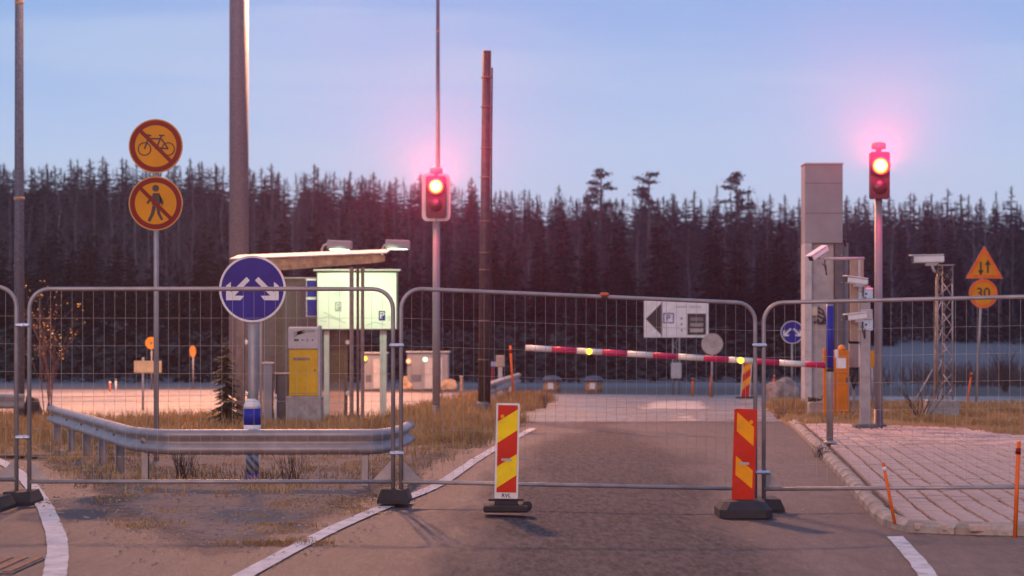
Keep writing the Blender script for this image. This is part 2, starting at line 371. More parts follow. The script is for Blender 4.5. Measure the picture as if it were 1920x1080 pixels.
# ------------------------------------------------------------------ ground
def sheet(name, outline, step, mat, zf, edge_drop=None, kind='structure', jitter=0.0, seed=1, fray=0.0):
    rnd = random.Random(seed); out = []
    n = len(outline)
    for i in range(n):                       # densify the outline
        a, b = Vector(outline[i][:2]), Vector(outline[(i + 1) % n][:2]); k = max(1, int((b - a).length / step))
        for j in range(k):
            p = a.lerp(b, j / k)
            if jitter: p = p + Vector((mnoise.noise((p.x * 1.7, p.y * .6, 3.1)), mnoise.noise((p.x * 1.1, p.y * .6, 9.2)) * 2.5)) * jitter
            out.append(p)
    ne = len(out); pts = list(out)
    xs = [p.x for p in out]; ys = [p.y for p in out]
    def inside(x, y):
        c = False; j = ne - 1
        for i in range(ne):
            if (ys[i] > y) != (ys[j] > y) and x < (xs[j] - xs[i]) * (y - ys[i]) / (ys[j] - ys[i]) + xs[i]: c = not c
            j = i
        return c
    x = min(xs) + step / 2
    while x < max(xs):
        y = min(ys) + step / 2
        while y < max(ys):
            px, py = x + rnd.uniform(-.3, .3) * step, y + rnd.uniform(-.3, .3) * step
            if inside(px, py): pts.append(Vector((px, py)))
            y += step
        x += step
    v, e, f, *_ = delaunay_2d_cdt(pts, [(i, (i + 1) % ne) for i in range(ne)], [], 1, 1e-4)
    okey = {(round(p.x, 3), round(p.y, 3)) for p in out}
    mb = MB()
    verts = []
    for p in v:
        z = zf(p.x, p.y)
        if edge_drop is not None and (round(p.x, 3), round(p.y, 3)) in okey: z = gz(p.x, p.y) + edge_drop
        verts.append((p.x, p.y, z))
    mb.add(verts, [tuple(t) for t in f], True)
    ob = mb.build(name, mat, kind=kind)
    if fray:
        at = ob.data.attributes.new('edge', 'FLOAT', 'POINT')
        segs_ = [(out[i], out[(i + 1) % ne]) for i in range(0, ne)]
        vals = []
        for p in v:
            m_ = 9e9
            for q in out:
                dx, dy = p.x - q.x, (p.y - q.y) * .45; m_ = min(m_, dx * dx + dy * dy)
            vals.append(min(1.0, math.sqrt(m_) / fray))
        at.data.foreach_set('value', vals)
    return ob, inside

def hill(x, y):
    k = max(0.0, y - 132.0); up = min(1.0, k / 170.0)
    left = 1.0 / (1.0 + math.exp((x - 5) / 22.0))
    return up * (5.0 + 6.5 * left) + max(0, (y - 302)) * .03
mb = MB(); NX, NY = 60, 90
ysx = [-60 + 10 * i for i in range(16)] + [90 + 8 * i for i in range(60)] + [570 + 60 * i for i in range(14)]
xsx = [-700, -450, -300] + [-220 + 8 * i for i in range(56)] + [300, 450, 700]
gv = [(x, y, (-.25 if y < 62 else -.05) + hill(x, y)) for y in ysx for x in xsx]; nx = len(xsx)
mb.add(gv, [(j * nx + i, j * nx + i + 1, (j + 1) * nx + i + 1, (j + 1) * nx + i) for j in range(len(ysx) - 1) for i in range(nx - 1)], True)
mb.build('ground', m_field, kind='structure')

road, _ = sheet('approach_road', [(-26, -25), (16, -25), (16, 44.5), (-1.2, 44.5), (-26, 44.5)], .8, m_road, lambda x, y: gz(x, y))
fr, _ = sheet('crossing_road', [(-60, 44.4), (14, 44.4), (50, 50), (50, 64.0), (12, 66.5), (4, 68.5), (-2, 70), (-8, 76), (-60, 77.5)], 2.0, m_far, lambda x, y: .006)

vpx = [(-700, 786), (0, 786), (400, 787), (640, 790), (760, 774), (830, 758), (900, 744), (950, 739), (1000, 743), (1042, 753), (1010, 768), (965, 786),
       (985, 797), (900, 835), (790, 895), (700, 945), (610, 988), (520, 1028), (400, 1042), (280, 1030), (200, 985), (150, 930), (110, 892), (55, 868), (-120, 852), (-700, 846)]
vout = [G(x, y) for x, y in vpx]
def vz(x, y):
    n = mnoise.noise((x * .7, y * .5, 0.3)) * .03 + mnoise.noise((x * 2.2, y * 2.2, 4)) * .012
    k = min(1.0, max(0.0, (y - 19) / 8.0)); return gz(x, y) + .006 + .045 * k + n * (.4 + .6 * k)
verge, in_verge = sheet('gravel_verge', vout, .22, m_verge, vz, -.004, jitter=.22, fray=.8)
# dry turf on the right, beyond the pavers
rpx = [(1436, 765), (1444, 752), (1560, 757), (1700, 757), (2500, 756), (2500, 835), (1960, 824), (1800, 806), (1600, 799), (1500, 797), (1470, 790)]
turf, in_turf = sheet('turf_verge', [G(x, y, .06) for x, y in rpx], .5, m_straw, lambda x, y: .10 + mnoise.noise((x * .6, y * .4, 2)) * .03, -.02, jitter=.12)

def ribbon(name, px, width, mat, z=.012, step=.25):
    pts = [GZ(x, y) for x, y in px]; path = []
    for i in range(len(pts) - 1):            # Catmull-Rom
        p0, p1, p2, p3 = pts[max(i - 1, 0)], pts[i], pts[i + 1], pts[min(i + 2, len(pts) - 1)]
        k = max(2, int((p2 - p1).length / step))
        for j in range(k):
            t = j / k; path.append(.5 * ((2 * p1) + (p2 - p0) * t + (2 * p0 - 5 * p1 + 4 * p2 - p3) * t * t + (3 * p1 - p0 - 3 * p2 + p3) * t ** 3))
    path.append(pts[-1]); v = []
    for i, p in enumerate(path):
        d = (path[min(i + 1, len(path) - 1)] - path[max(i - 1, 0)]).normalized(); nrm = Vector((-d.y, d.x, 0))
        for s_ in (-1, 1):
            wv = width / 2 * (1 + mnoise.noise((p.x * 3, p.y * 3, s_ * 7.0)) * .16)
            q = p + nrm * s_ * wv; v.append((q.x, q.y, gz(q.x, q.y) + z))
    mb = MB(); mb.add(v, [(2 * i, 2 * i + 1, 2 * i + 3, 2 * i + 2) for i in range(len(path) - 1)])
    return mb.build(name, mat, kind='structure')
ribbon('road_marking', [(-60, 838), (0, 866), (40, 893), (74, 935), (98, 985), (108, 1030), (100, 1090), (60, 1250)], .155, paint_line)
ribbon('road_marking', [(300, 1180), (465, 1078), (610, 1001), (720, 952), (820, 911), (885, 868), (935, 838), (1000, 804)], .14, paint_line)
ribbon('road_marking', [(1678, 1008), (1702, 1035), (1735, 1075), (1800, 1200)], .13, paint_line)
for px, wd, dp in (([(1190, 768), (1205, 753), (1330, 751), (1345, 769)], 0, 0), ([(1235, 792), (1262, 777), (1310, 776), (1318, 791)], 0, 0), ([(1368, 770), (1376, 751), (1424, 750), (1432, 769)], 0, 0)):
    mp_c = M('pale_road_sheen', (.42, .36, .33), .6, 0, .25, 1.2, bump=.2, bscale=30, dirt=.7, dcol=(.22, .18, .17)); frayed(mp_c)  # bright sheen on the road, painted as pale patches
    o, _ = sheet('sheen_patch', [G(x, y) for x, y in px], .6, mp_c, lambda x, y: .012, jitter=.35, fray=.55)
# rust-coloured drain cover at the near left corner
t = thing('drain_cover', 'rusty square drain cover set in the asphalt left of the curved white line', 'drain cover', (G(-28, 1062).x, G(-28, 1062).y, .006))
rust = M('rusty_iron', (.20, .09, .05), .8, .3, .35, 12, bump=.4, bscale=40)
mb = MB()
for k in range(6): mb.box((-.26 + k * .104, 0, .008), (.06, 1.0, .01))
mb.build('grate', rust, t); mb = MB(); mb.box((0, 0, .001), (.62, 1.1, .01)); mb.build('frame', concdark, t)

# ------------------------------------------------------------------ kerb and pavers
kpx = [(1474, 792), (1490, 806), (1520, 838), (1550, 870), (1580, 905), (1612, 944), (1640, 975), (1662, 990), (1700, 999), (1800, 1003), (1960, 1006), (2250, 1010)]
kp = [GZ(x, y) for x, y in kpx]
for p in kp: p.z = 0
dense = []
for i in range(len(kp) - 1):
    k = max(2, int((kp[i + 1] - kp[i]).length / .05))
    dense += [kp[i].lerp(kp[i + 1], j / k) for j in range(k)]
m_kerb = M('kerb_concrete', (.36, .29, .24), .9, 0, .25, 5, bump=.5, bscale=25, dirt=.6, dcol=(.17, .13, .11))
m_paver = M('paver_concrete', (.50, .36, .31), .9, 0, .3, 1.3, bump=.5, bscale=45, dirt=.85, dcol=(.17, .115, .10))
m_joint = M('paver_joint_sand', (.06, .042, .034), .95, 0, .3, 9)
kerb = bpy.data.objects.new('kerb', None); COL.objects.link(kerb); kerb['kind'] = 'structure'
acc = 0; start = dense[0]; last = 0; rk = random.Random(4); segs = []
seg = [dense[0]]
for i in range(1, len(dense)):
    seg.append(dense[i]); L_ = (dense[i] - seg[0]).length
    if L_ > (.8 if dense[i].y > 19 else .5): segs.append((seg[0], dense[i])); seg = [dense[i]]
for a, b in segs:
    d = b - a; nrm = Vector((-d.y, d.x, 0)).normalized(); c = (a + b) / 2 + nrm * .075
    mb = MB(); hh = .10 + rk.uniform(-.012, .012)
    L2 = d.length - .015; pr = [(-.075, -.12), (-.075, hh - .045), (-.045, hh - .01), (0, hh), (.05, hh - .004), (.075, hh - .02), (.075, -.12)]
    vs_ = []
    for s_ in (-.5, .5):
        for u, z in pr: vs_.append((s_ * L2, u, z + (0 if z < 0 else rk.uniform(-.006, .006))))
    n_ = len(pr)
    mb.add(vs_, [tuple(reversed(range(n_))), tuple(range(n_, 2 * n_))] + [(i, i + 1, i + 1 + n_, i + n_) for i in range(n_ - 1)])
    o = mb.build('kerb_stone', m_kerb, kerb, (c.x, c.y, gz(c.x, c.y))); o.rotation_euler = (rk.uniform(-.03, .03), 0, math.atan2(d.y, d.x))
# paver field, courses along the kerb
pvout = [p + Vector((.14, .06, 0)) for p in kp[:8]] + [p + Vector((0, .16, 0)) for p in kp[8:]] + [Vector((12, 18, 0)), Vector((12, 42, 0)), Vector((7, 42, 0)), Vector((5.4, 41, 0))]
pav, in_pav = sheet('pavement', pvout, .6, m_joint, lambda x, y: gz(x, y) + .060, .05)
ang = math.atan2(kp[1].y - kp[6].y, kp[1].x - kp[6].x); u = Vector((math.cos(ang), math.sin(ang), 0)); vv = Vector((math.sin(ang), -math.cos(ang), 0))
org = kp[6].copy(); PW, PL = .205, .41
pm = MB(); pm.box((0, 0, 0), (PL - .026, PW - .026, .06), ch=.010); paver_me = pm.mesh('paver', m_paver)
cand = []
for r in range(-2, 60):
    for k in range(-6, 64):
        c = org + vv * (r + .5) * PW + u * ((k + (.5 if r % 2 else 0)) * PL)
        if c.y > 41 or c.y < 15: continue
        px = 960 + c.x / c.y * FPX
        if px > 2700: continue
        cor = [c + u * a * PL * .5 + vv * b * PW * .5 for a in (-1, 1) for b in (-1, 1)]
        if sum(in_pav(q.x, q.y) for q in cor) < (2 if c.y > 18.4 else 4) or not in_pav(c.x, c.y): continue
        if in_turf(c.x, c.y - .5): continue
        cand.append(c)
cand.sort(key=lambda c: c.y + (100 if 960 + c.x / c.y * FPX > 1960 else 0)); rp = random.Random(8); far = MB()
for i, c in enumerate(cand):
    z = gz(c.x, c.y) + .058 + rp.uniform(-.006, .006) + mnoise.noise((c.x, c.y * .5, 1)) * .006; ro = (rp.uniform(-.012, .012), rp.uniform(-.012, .012), ang + rp.uniform(-.008, .008))
    if i < 300: put('paver', paver_me, pav, (c.x, c.y, z), ro)
    else: far.box((c.x, c.y, z), (PL - .026, PW - .026, .06), ro[2], ro[0], ro[1], ch=.010)
if far.v: far.build('pavers_beyond', m_paver, pav, kind='stuff')
print('pavers', len(cand))

# ------------------------------------------------------------------ temporary fence
def fence_panel(a, b, label, reflector=None):
    a, b = Vector(a), Vector(b); mid = (a + b) / 2; d = b - a
    t = thing('wire_fence', label, 'fence panel', (a.x, a.y, a.z), math.atan2(d.y, d.x), 'temporary wire fence panels')
    L_ = math.hypot(d.x, d.y); dz = d.z; rt = .0205
    H0, H1, RC = .21, 2.03, .19
    def q(u_, z): return (u_ * L_, 0, z + dz * u_)
    pts = [q(0, .09), q(0, H1 - RC)]
    for k in range(1, 7):
        an = R(180 - 15 * k); pts.append((RC + RC * math.cos(an), 0, H1 - RC + RC * math.sin(an)))
    for k in range(0, 7):
        an = R(90 - 15 * k); pts.append((L_ - RC + RC * math.cos(an), 0, H1 - RC + RC * math.sin(an) + dz))
    pts.append(q(1, .09))
    MB().tube(pts, rt, 10).build('frame', galv, t)
    MB().cyl(q(0, H0), q(1, H0), rt * .95, n=10).build('bottom_rail', galv, t)
    for s_ in (0, 1):                        # corner gusset plates by the bottom rail
        x0 = .02 if s_ == 0 else L_ - .02; sg = 1 if s_ == 0 else -1; zz = H0 + dz * s_
        g = [(x0, zz + .02), (x0 + sg * .17, zz + .015), (x0, zz + .20)]
        MB().prism(g if sg > 0 else g[::-1], -.004, .004).build('gusset_plate', galv, t)
    wm = MB(); nv = int(round(L_ / .101))
    for k in range(1, nv):
        uu = k / nv; top = H1 - .01
        x = uu * L_
        if x < RC: top = H1 - RC + math.sqrt(max(0, RC * RC - (RC - x) ** 2))
        if x > L_ - RC: top = H1 - RC + math.sqrt(max(0, RC * RC - (x - L_ + RC) ** 2))
        wm.tube([(x, -.004, H0 + dz * uu), (x, -.004, top + dz * uu)], .0017, 4, False, False)
    z = H1 - .275
    while z > H0 + .05:
        wm.tube([(0, .002, z), (L_, .002, z + dz)], .0017, 4, False, False); z -= .262
    wm.build('wire_mesh', galv, t, kind='stuff')
    return t
def PX(x, d): return (x - 960) / FPX * d
nA, nB, nC, nD = 21.5, 21.5, 22.2, 21.6
fence_panel((PX(-660, 21.0), 21.0, 0.02), (PX(31, nA), nA, .02), 'wire fence panel ending beside the short guardrail, left of the two-post joint')
fence_panel((PX(55, nA), nA, 0), (PX(737, nB), nB, 0), 'wire fence panel in front of the guardrail and blue keep-either-side sign')
fence_panel((PX(752, nB), nB, 0), (PX(1416, nC), nC, -.115), 'wire fence panel across the lane between the two striped marker boards')
fence_panel((PX(1432, nC), nC, -.115), (PX(2120, nD), nD, -.05), 'wire fence panel across the block paving on the right of the lane')
def clamp(x, d, z, label):
    t = thing('fence_clamp', label, 'clamp', (PX(x, d), d, z), 0, 'steel clamps joining the fence panels')
    MB().box((0, -.02, 0), (.14, .05, .035), ch=.012).build('jaw', clampm, t)
    MB().box((0, .03, 0), (.13, .03, .035), ch=.01).build('jaw', clampm, t)
    MB().cyl((0, -.06, 0), (0, .06, 0), .012, n=6).build('bolt', clampm, t)
clamp(43, nA, 1.69, 'upper steel clamp joining fence posts beside the short guardrail')
clamp(43, nA, .63, 'lower steel clamp joining fence posts beside the short guardrail')
clamp(744, nB, 1.50, 'upper steel clamp joining fence posts beside the lit map board')
clamp(744, nB, .48, 'lower steel clamp joining fence posts in front of the long guardrail end')
clamp(1424, nC, 1.50, 'upper steel clamp joining fence posts near the orange-striped marker board')
clamp(1430, nC, .26, 'lower steel clamp joining fence posts behind the orange-striped marker board')
def foot(x, d, z, label, wd=.30):
    t = thing('rubber_block', label, 'fence foot', (PX(x, d), d, z), 0, 'rubber fence feet')
    mb = MB(); hw, hd, h = wd / 2, .30, .125; k = .76
    mb.add([(-hw, -hd, 0), (hw, -hd, 0), (hw, hd, 0), (-hw, hd, 0), (-hw, -hd, .035), (hw, -hd, .035), (hw, hd, .035), (-hw, hd, .035),
            (-hw * k, -hd * .85, h), (hw * k, -hd * .85, h), (hw * k, hd * .85, h), (-hw * k, hd * .85, h)],
           [(0, 3, 2, 1), (8, 9, 10, 11)] + [(i, (i + 1) % 4, (i + 1) % 4 + 4, i + 4) for i in range(4)] + [(i + 4, (i + 1) % 4 + 4, (i + 1) % 4 + 8, i + 8) for i in range(4)])
    mb.build('block', rubber, t)
    MB().box((0, -hd * .93, .03), (wd * .45, .03, .03)).build('hand_slot', black, t)
foot(40, nA, .0, 'black rubber fence foot standing next to the curved white line')
foot(740, nB, .02, 'black rubber fence foot standing on the diagonal white line')
foot(1436, nC + .1, -.12, 'black rubber fence foot behind the orange-striped marker board')
foot(-14, 20.75, .0, 'black rubber fence foot lying left of the curved white line')
# orange clip on the fence top rail
cl = thing('warning_clip', 'small orange-red clip lamp on the fence top rail above the barrier boom', 'clip lamp', (PX(1133, 21.9), 21.9 - .01, 1.955))
m_clip = M('orange_lens', (.55, .10, .03), .3, 0, .1)
MB().box((0, 0, .03), (.10, .06, .045), ch=.02).build('lens', m_clip, cl); MB().box((0, 0, -.002), (.06, .06, .035), ch=.008).build('bracket', rubber, cl)

# ------------------------------------------------------------------ marker boards
def marker(name, label, x, d, z0, wd, h, base_h, stripes, cols, rim, kind, lean=0.0, letters=None, rz=0.0, cat='marker board'):
    t = thing(name, label, cat, (PX(x, d), d, z0), rz)
    hw = wd / 2
    bd = MB().prism(rrect(-hw, 0, hw, h, .012), -.016, .016).build('board', rim, t, (0, 0, base_h)); bd.rotation_euler = (0, R(lean), 0)
    m = .017 * wd / .21 if rim is white else .006
    zb = .055 if letters else m
    fh = h - zb - m
    MB().prism([(-hw + m, zb), (hw - m, zb), (hw - m, h - m), (-hw + m, h - m)], -.0185, -.0165).build('face', cols[0], bd)
    sm_ = m if rim is white else .025
    for l0, l1, r0, r1 in stripes:
        z = lambda k: h - m - k * fh
        MB().prism([(-hw + sm_, z(l1)), (hw - sm_, z(r1)), (hw - sm_, z(r0)), (-hw + sm_, z(l0))], -.0215, -.019).build('stripe', cols[1], bd)
    if letters: text(letters, .05, black, bd, (0, -.0185, .026))
    if kind:
        mk = palegrey
        MB().prism([(-.05, h * .395), (.045, h * .395), (.045, h * .42), (-.05, h * .42)], -.0235, -.022).build('label_plate', mk, bd)
        o = MB().prism(disc_poly(.018, 16, hw * .5 if kind == 'r' else -hw * .45, h * .86), -.0235, -.0205).build('reflector', amber, bd)
    return t, bd
tl, _ = marker('marker_board', 'white-rimmed marker board with yellow and red diagonal stripes on a low black foot', 960 - 11, 20.55, 0, .212, .86, .115,
    [(.19, .434, .047, .284), (.706, .95, .556, .80)], (brightred, brightyel), white, 'l', 1.2, 'RVL')
MB().box((0, 0, .03), (.41, .42, .06), ch=.015).build('foot', rubber, tl); MB().box((0, 0, .075), (.21, .2, .04), ch=.008).build('socket', rubber, tl)
MB().box((-.0, 0, .104), (.32, .12, .018), ch=.006).build('foot_plate', rubber, tl); MB().cyl((.19, -.1, .05), (.19, .12, .05), .045, n=12).build('grip', rubber, tl)
tr, _ = marker('marker_board', 'leaning red marker board with amber diagonal stripes on a wide grey rubber foot', 1393, 21.4, -.105, .212, .865, .14,
    [(.03, .24, .19, .40), (.51, .72, .67, .87)], (brightred, amber), brightred, 'r', 1.8)
mb = MB(); o_ = [(.245, .34, 0), (.245, .34, .075), (.195, .22, .145), (.14, .13, .155)]
vs_ = []
for hx, hy, z in o_: vs_ += [(-hx + .06, -hy, z), (hx - .06, -hy, z), (hx, -hy + .06, z), (hx, hy - .06, z), (hx - .06, hy, z), (-hx + .06, hy, z), (-hx, hy - .06, z), (-hx, -hy + .06, z)]
mb.add(vs_, [tuple(reversed(range(8))), tuple(range(24, 32))] + [(r * 8 + i, r * 8 + (i + 1) % 8, r * 8 + 8 + (i + 1) % 8, r * 8 + 8 + i) for r in range(3) for i in range(8)])
mb.build('foot', rubber2, tr)
tf, _ = marker('marker_board', 'distant tilted marker board with orange and red diagonal stripes under the barrier boom', 1397, 64, 0, .27, 1.12, .0,
    [(.22, .42, .05, .22), (.62, .82, .42, .62)], (brightred, amber), white, None, 3.5)
MB().box((0, 0, .02), (.5, .4, .06), ch=.015).build('foot', rubber, tf)

# ------------------------------------------------------------------ guardrails
def guardrail(label, path, top, posts, h=.265, name='guardrail'):
    t = thing(name, label, 'guardrail', (path[0][0], path[0][1], 0)); o = Vector((path[0][0], path[0][1], 0))
    pts = [Vector((p[0], p[1], p[2] if len(p) > 2 else top)) - o for p in path]
    prof = [(.0, 0), (-.022, -.012), (-.070, -.035), (-.074, -.085), (-.006, -.125), (-.006, -.165), (-.074, -.205), (-.070, -.255), (-.022, -.278), (0, -.29)]
    prof = [(a, b * h / .29) for a, b in prof]
    vs_ = []; n = len(prof) * 2
    for i, p in enumerate(pts):
        d = pts[min(i + 1, len(pts) - 1)] - pts[max(i - 1, 0)]; d = Vector((d.x, d.y, 0)).normalized(); out = Vector((d.y, -d.x, 0))
        for a, b in prof: vs_.append(p - out * a * -1 * -1 + Vector((0, 0, b)))
        for a, b in reversed(prof): vs_.append(p - out * (a + .006) + Vector((0, 0, b)))
    fs = [(i * n + k, i * n + (k + 1) % n, (i + 1) * n + (k + 1) % n, (i + 1) * n + k) for i in range(len(pts) - 1) for k in range(n)]
    m_ = len(pts) - 1
    fs += [tuple(range(n)), tuple(m_ * n + k for k in reversed(range(n)))]
    MB().add(vs_, fs, True).build('rail', galv, t)
    for px_, py_, rz in posts:
        q = Vector((px_, py_, 0)) - o
        mb = MB(); m = Matrix.Rotation(rz, 3, 'Z')
        for c, sz in (((0, 0, (top - .05) / 2 - .1), (.012, .10, top + .15)), ((.03, -.05, (top - .05) / 2 - .1), (.06, .01, top + .15)), ((.03, .05, (top - .05) / 2 - .1), (.06, .01, top + .15))):
            cc = m @ Vector(c); mb.box(q + cc, sz, rz)
        pst = mb.build('post', galv, t)
        MB().cyl(q + m @ Vector((0, -.075, top - .145)), q + m @ Vector((0, -.05, top - .145)), .016, n=6).build('bolt', darkgrey, pst)
    return t
# the long bent rail: far end -> bend -> along the fence -> turned-back end
D1 = 23.75
pa = Vector((PX(96, 33.5), 33.5)); pb = Vector((PX(240, 24.9), 24.9)); pc = Vector((PX(320, D1), D1)); pd = Vector((PX(690, D1 + .05), D1 + .05)); pe = Vector((PX(766, 26.6), 26.6))
path = [tuple(pa.lerp(pb, k / 8)) for k in range(8)]
for k in range(9):
    s_ = k / 8; c = Vector((PX(262, 24.05), 24.05)); q = pb.lerp(c, s_).lerp(c.lerp(pc, s_), s_); path.append(tuple(q))
path += [tuple(pc.lerp(pd, k / 8)) for k in range(1, 8)]
for k in range(9):
    s_ = k / 8; c = Vector((PX(745, D1 + .1), D1 + .1)); q = pd.lerp(c, s_).lerp(c.lerp(pe, s_), s_); path.append(tuple(q))
dirA = math.atan2((pb - pa).y, (pb - pa).x); posts = []
for k in (.04, .27, .48, .68, .87):
    q = pa.lerp(pb, k); n_ = Vector((-math.sin(dirA), math.cos(dirA))); posts.append((q.x + n_.x * .05, q.y + n_.y * .05, dirA))
for x, d in ((268, 24.2), (680, D1 + .13)): posts.append((PX(x, d), d, 0))
guardrail('long galvanised guardrail bent round the gravel island behind the fence', path, .62, posts)
guardrail('short stub of galvanised guardrail in straw grass by the slim mast', [(-14, 40.6), (-11.5, 40.8), (PX(46, 41), 41.0)], .62, [(-9.6, 41.1, 0), (-12, 40.9, 0)])
guardrail('short guardrail piece running away beside the dark banded column', [(PX(914, 54), 54, .62), (PX(945, 61), 61, .64), (PX(973, 69), 69, .66)], .62, [(PX(926, 56), 56, 1.4), (PX(958, 65), 65, 1.4)], .32)

# ------------------------------------------------------------------ poles and lamps
def lampspot(parent, loc, power, col=LAMP, size=R(150), r=.25, target=None, blend=.6):
    l = bpy.data.lights.new('lamp_light', 'SPOT'); l.energy = power; l.color = col; l.spot_size = size; l.spot_blend = blend; l.shadow_soft_size = r
    o = bpy.data.objects.new('lamp_light', l); COL.objects.link(o); o.parent = parent; o.location = loc
    if target is not None:
        v = Vector(target) - Vector(loc); o.rotation_euler = v.to_track_quat('-Z', 'Y').to_euler()
    return o
def street_lamp(label, x, y, h, r0, r1, arm, power, joints=(), group=None, target=None, cone=168):
    t = thing('street_lamp', label, 'street lamp', (x, y, 0), 0, group)
    MB().tube([(0, 0, -.1), (0, 0, h * .45), (0, 0, h)], [r0, (r0 + r1) / 2, r1], 16).build('mast', galvpole, t)
    for z, r in joints: MB().lathe([(r, -.03), (r * 1.06, -.02), (r * 1.06, .02), (r, .03)], (0, 0, z), 16).build('joint_collar', wood, t)
    MB().lathe([(r0 * 1.9, 0), (r0 * 1.9, .03), (r0 * 1.1, .04)], (0, 0, 0), 16).build('base_plate', galvpole, t)
    ax, ay = arm
    MB().tube([(0, 0, h - .1), (ax * .3, ay * .3, h + .35), (ax, ay, h + .5)], [r1 * .8, r1 * .7, r1 * .6], 10).build('arm', galvpole, t)
    hd = MB().box((ax * 1.15, ay * 1.15, h + .5), (.34, .34, .14), math.atan2(ay, ax), ch=.05).build('lamp_head', greypaint, t)
    MB().lathe([(.12, -.06), (.13, -.02), (.13, 0)], (ax * 1.15, ay * 1.15, h + .43), 16).build('lamp_lens', SODIUM, hd)
    lampspot(t, (ax * 1.15, ay * 1.15, h + .33), power, size=R(cone), blend=1.0, target=target or (ax * 1.15 + ax * 3.0, ay * 1.15 + ay * 3.0, 0))
    return t
street_lamp('slim grey mast behind the fence joint with a thin collar', PX(36, 43.2), 43.2, 11.5, .105, .07, (2.0, .3), POW['left'], ((4.28, .098), (8.0, .08)))
street_lamp('thin warm-lit mast rising behind the red signal with white surround', PX(821, 71), 71, 13.5, .09, .05, (-2.3, -.9), POW['far'], ((6.5, .075), (11.3, .06)), cone=128)
street_lamp('grey street lamp standing behind the viewpoint on the approach road', -7.5, -5, 11.5, .105, .07, (2.0, .5), POW['near'], (), target=(8.5, 30, 0))
hm = thing('high_mast', 'thick grey steel mast rising out of frame behind the blue round sign', 'lighting mast', (PX(448, 68), 68, 0))
MB().tube([(0, 0, -.1), (0, 0, 12), (0, 0, 24)], [.30, .285, .24], 24).build('mast', galvpole, hm)
MB().lathe([(.5, 0), (.5, .05), (.32, .06)], (0, 0, 0), 24).build('base_plate', galvpole, hm)
MB().ring(0, 0, .85, .95, -.04, .04, 32).build('head_ring', galvpole, hm, (0, 0, 23.4)).rotation_euler = (R(90), 0, 0)
for k, (dx, dy, tx, ty) in enumerate(((.95, 0, 12, -22), (0, -.95, 4, -34), (-.95, 0, -10, -12))):
    fl = MB().box((dx, dy, 23.2), (.5, .4, .3), ch=.05).build('floodlight', greypaint, hm)
    MB().box((dx, dy, 23.04), (.4, .3, .02)).build('flood_lens', SODIUM, fl)
    lampspot(hm, (dx * 1.5, dy * 1.5, 22.9), POW['high'] / 3, size=R(82), r=.3, target=(tx, ty, 0))

col = thing('banded_column', 'dark steel column with ring bands and a cable, standing in straw grass', 'column', (PX(906, 46.8), 46.8, 0))
tp = Vector((.075, 0, 7.55))
cb = MB().tube([(0, 0, -.1), tp * .5, tp], [.115, .10, .09], 16).build('shaft', M('dark_weathered_steel', (.055, .05, .058), .5, .4, .3, 9, bump=.1, dirt=.4, dcol=(.07, .05, .05)), col)
for z in (1.2, 2.0, 3.05, 3.4, 4.05, 4.95, 5.55, 6.4, 7.0):
    p = tp * (z / 7.55); MB().lathe([(.112, -.012), (.118, -.01), (.118, .01), (.112, .012)], p, 14).build('band', brownsteel, col)
MB().tube([(.125, -.03, 0), (.15, -.03, 1.5), (.15, -.03, 2.9), (.165, -.03, 4.2), (.17, -.03, 5.6), (.185, -.03, 7.2)], .018, 6).build('cable', cable, col)
MB().lathe([(.20, 0), (.20, .05), (.16, .08), (.15, .28), (.12, .34)], (0, 0, 0), 12).build('base_collar', darkgrey, col)
MB().box((0, 0, .0), (.7, .7, .09), ch=.02).build('footing', concrete, col)

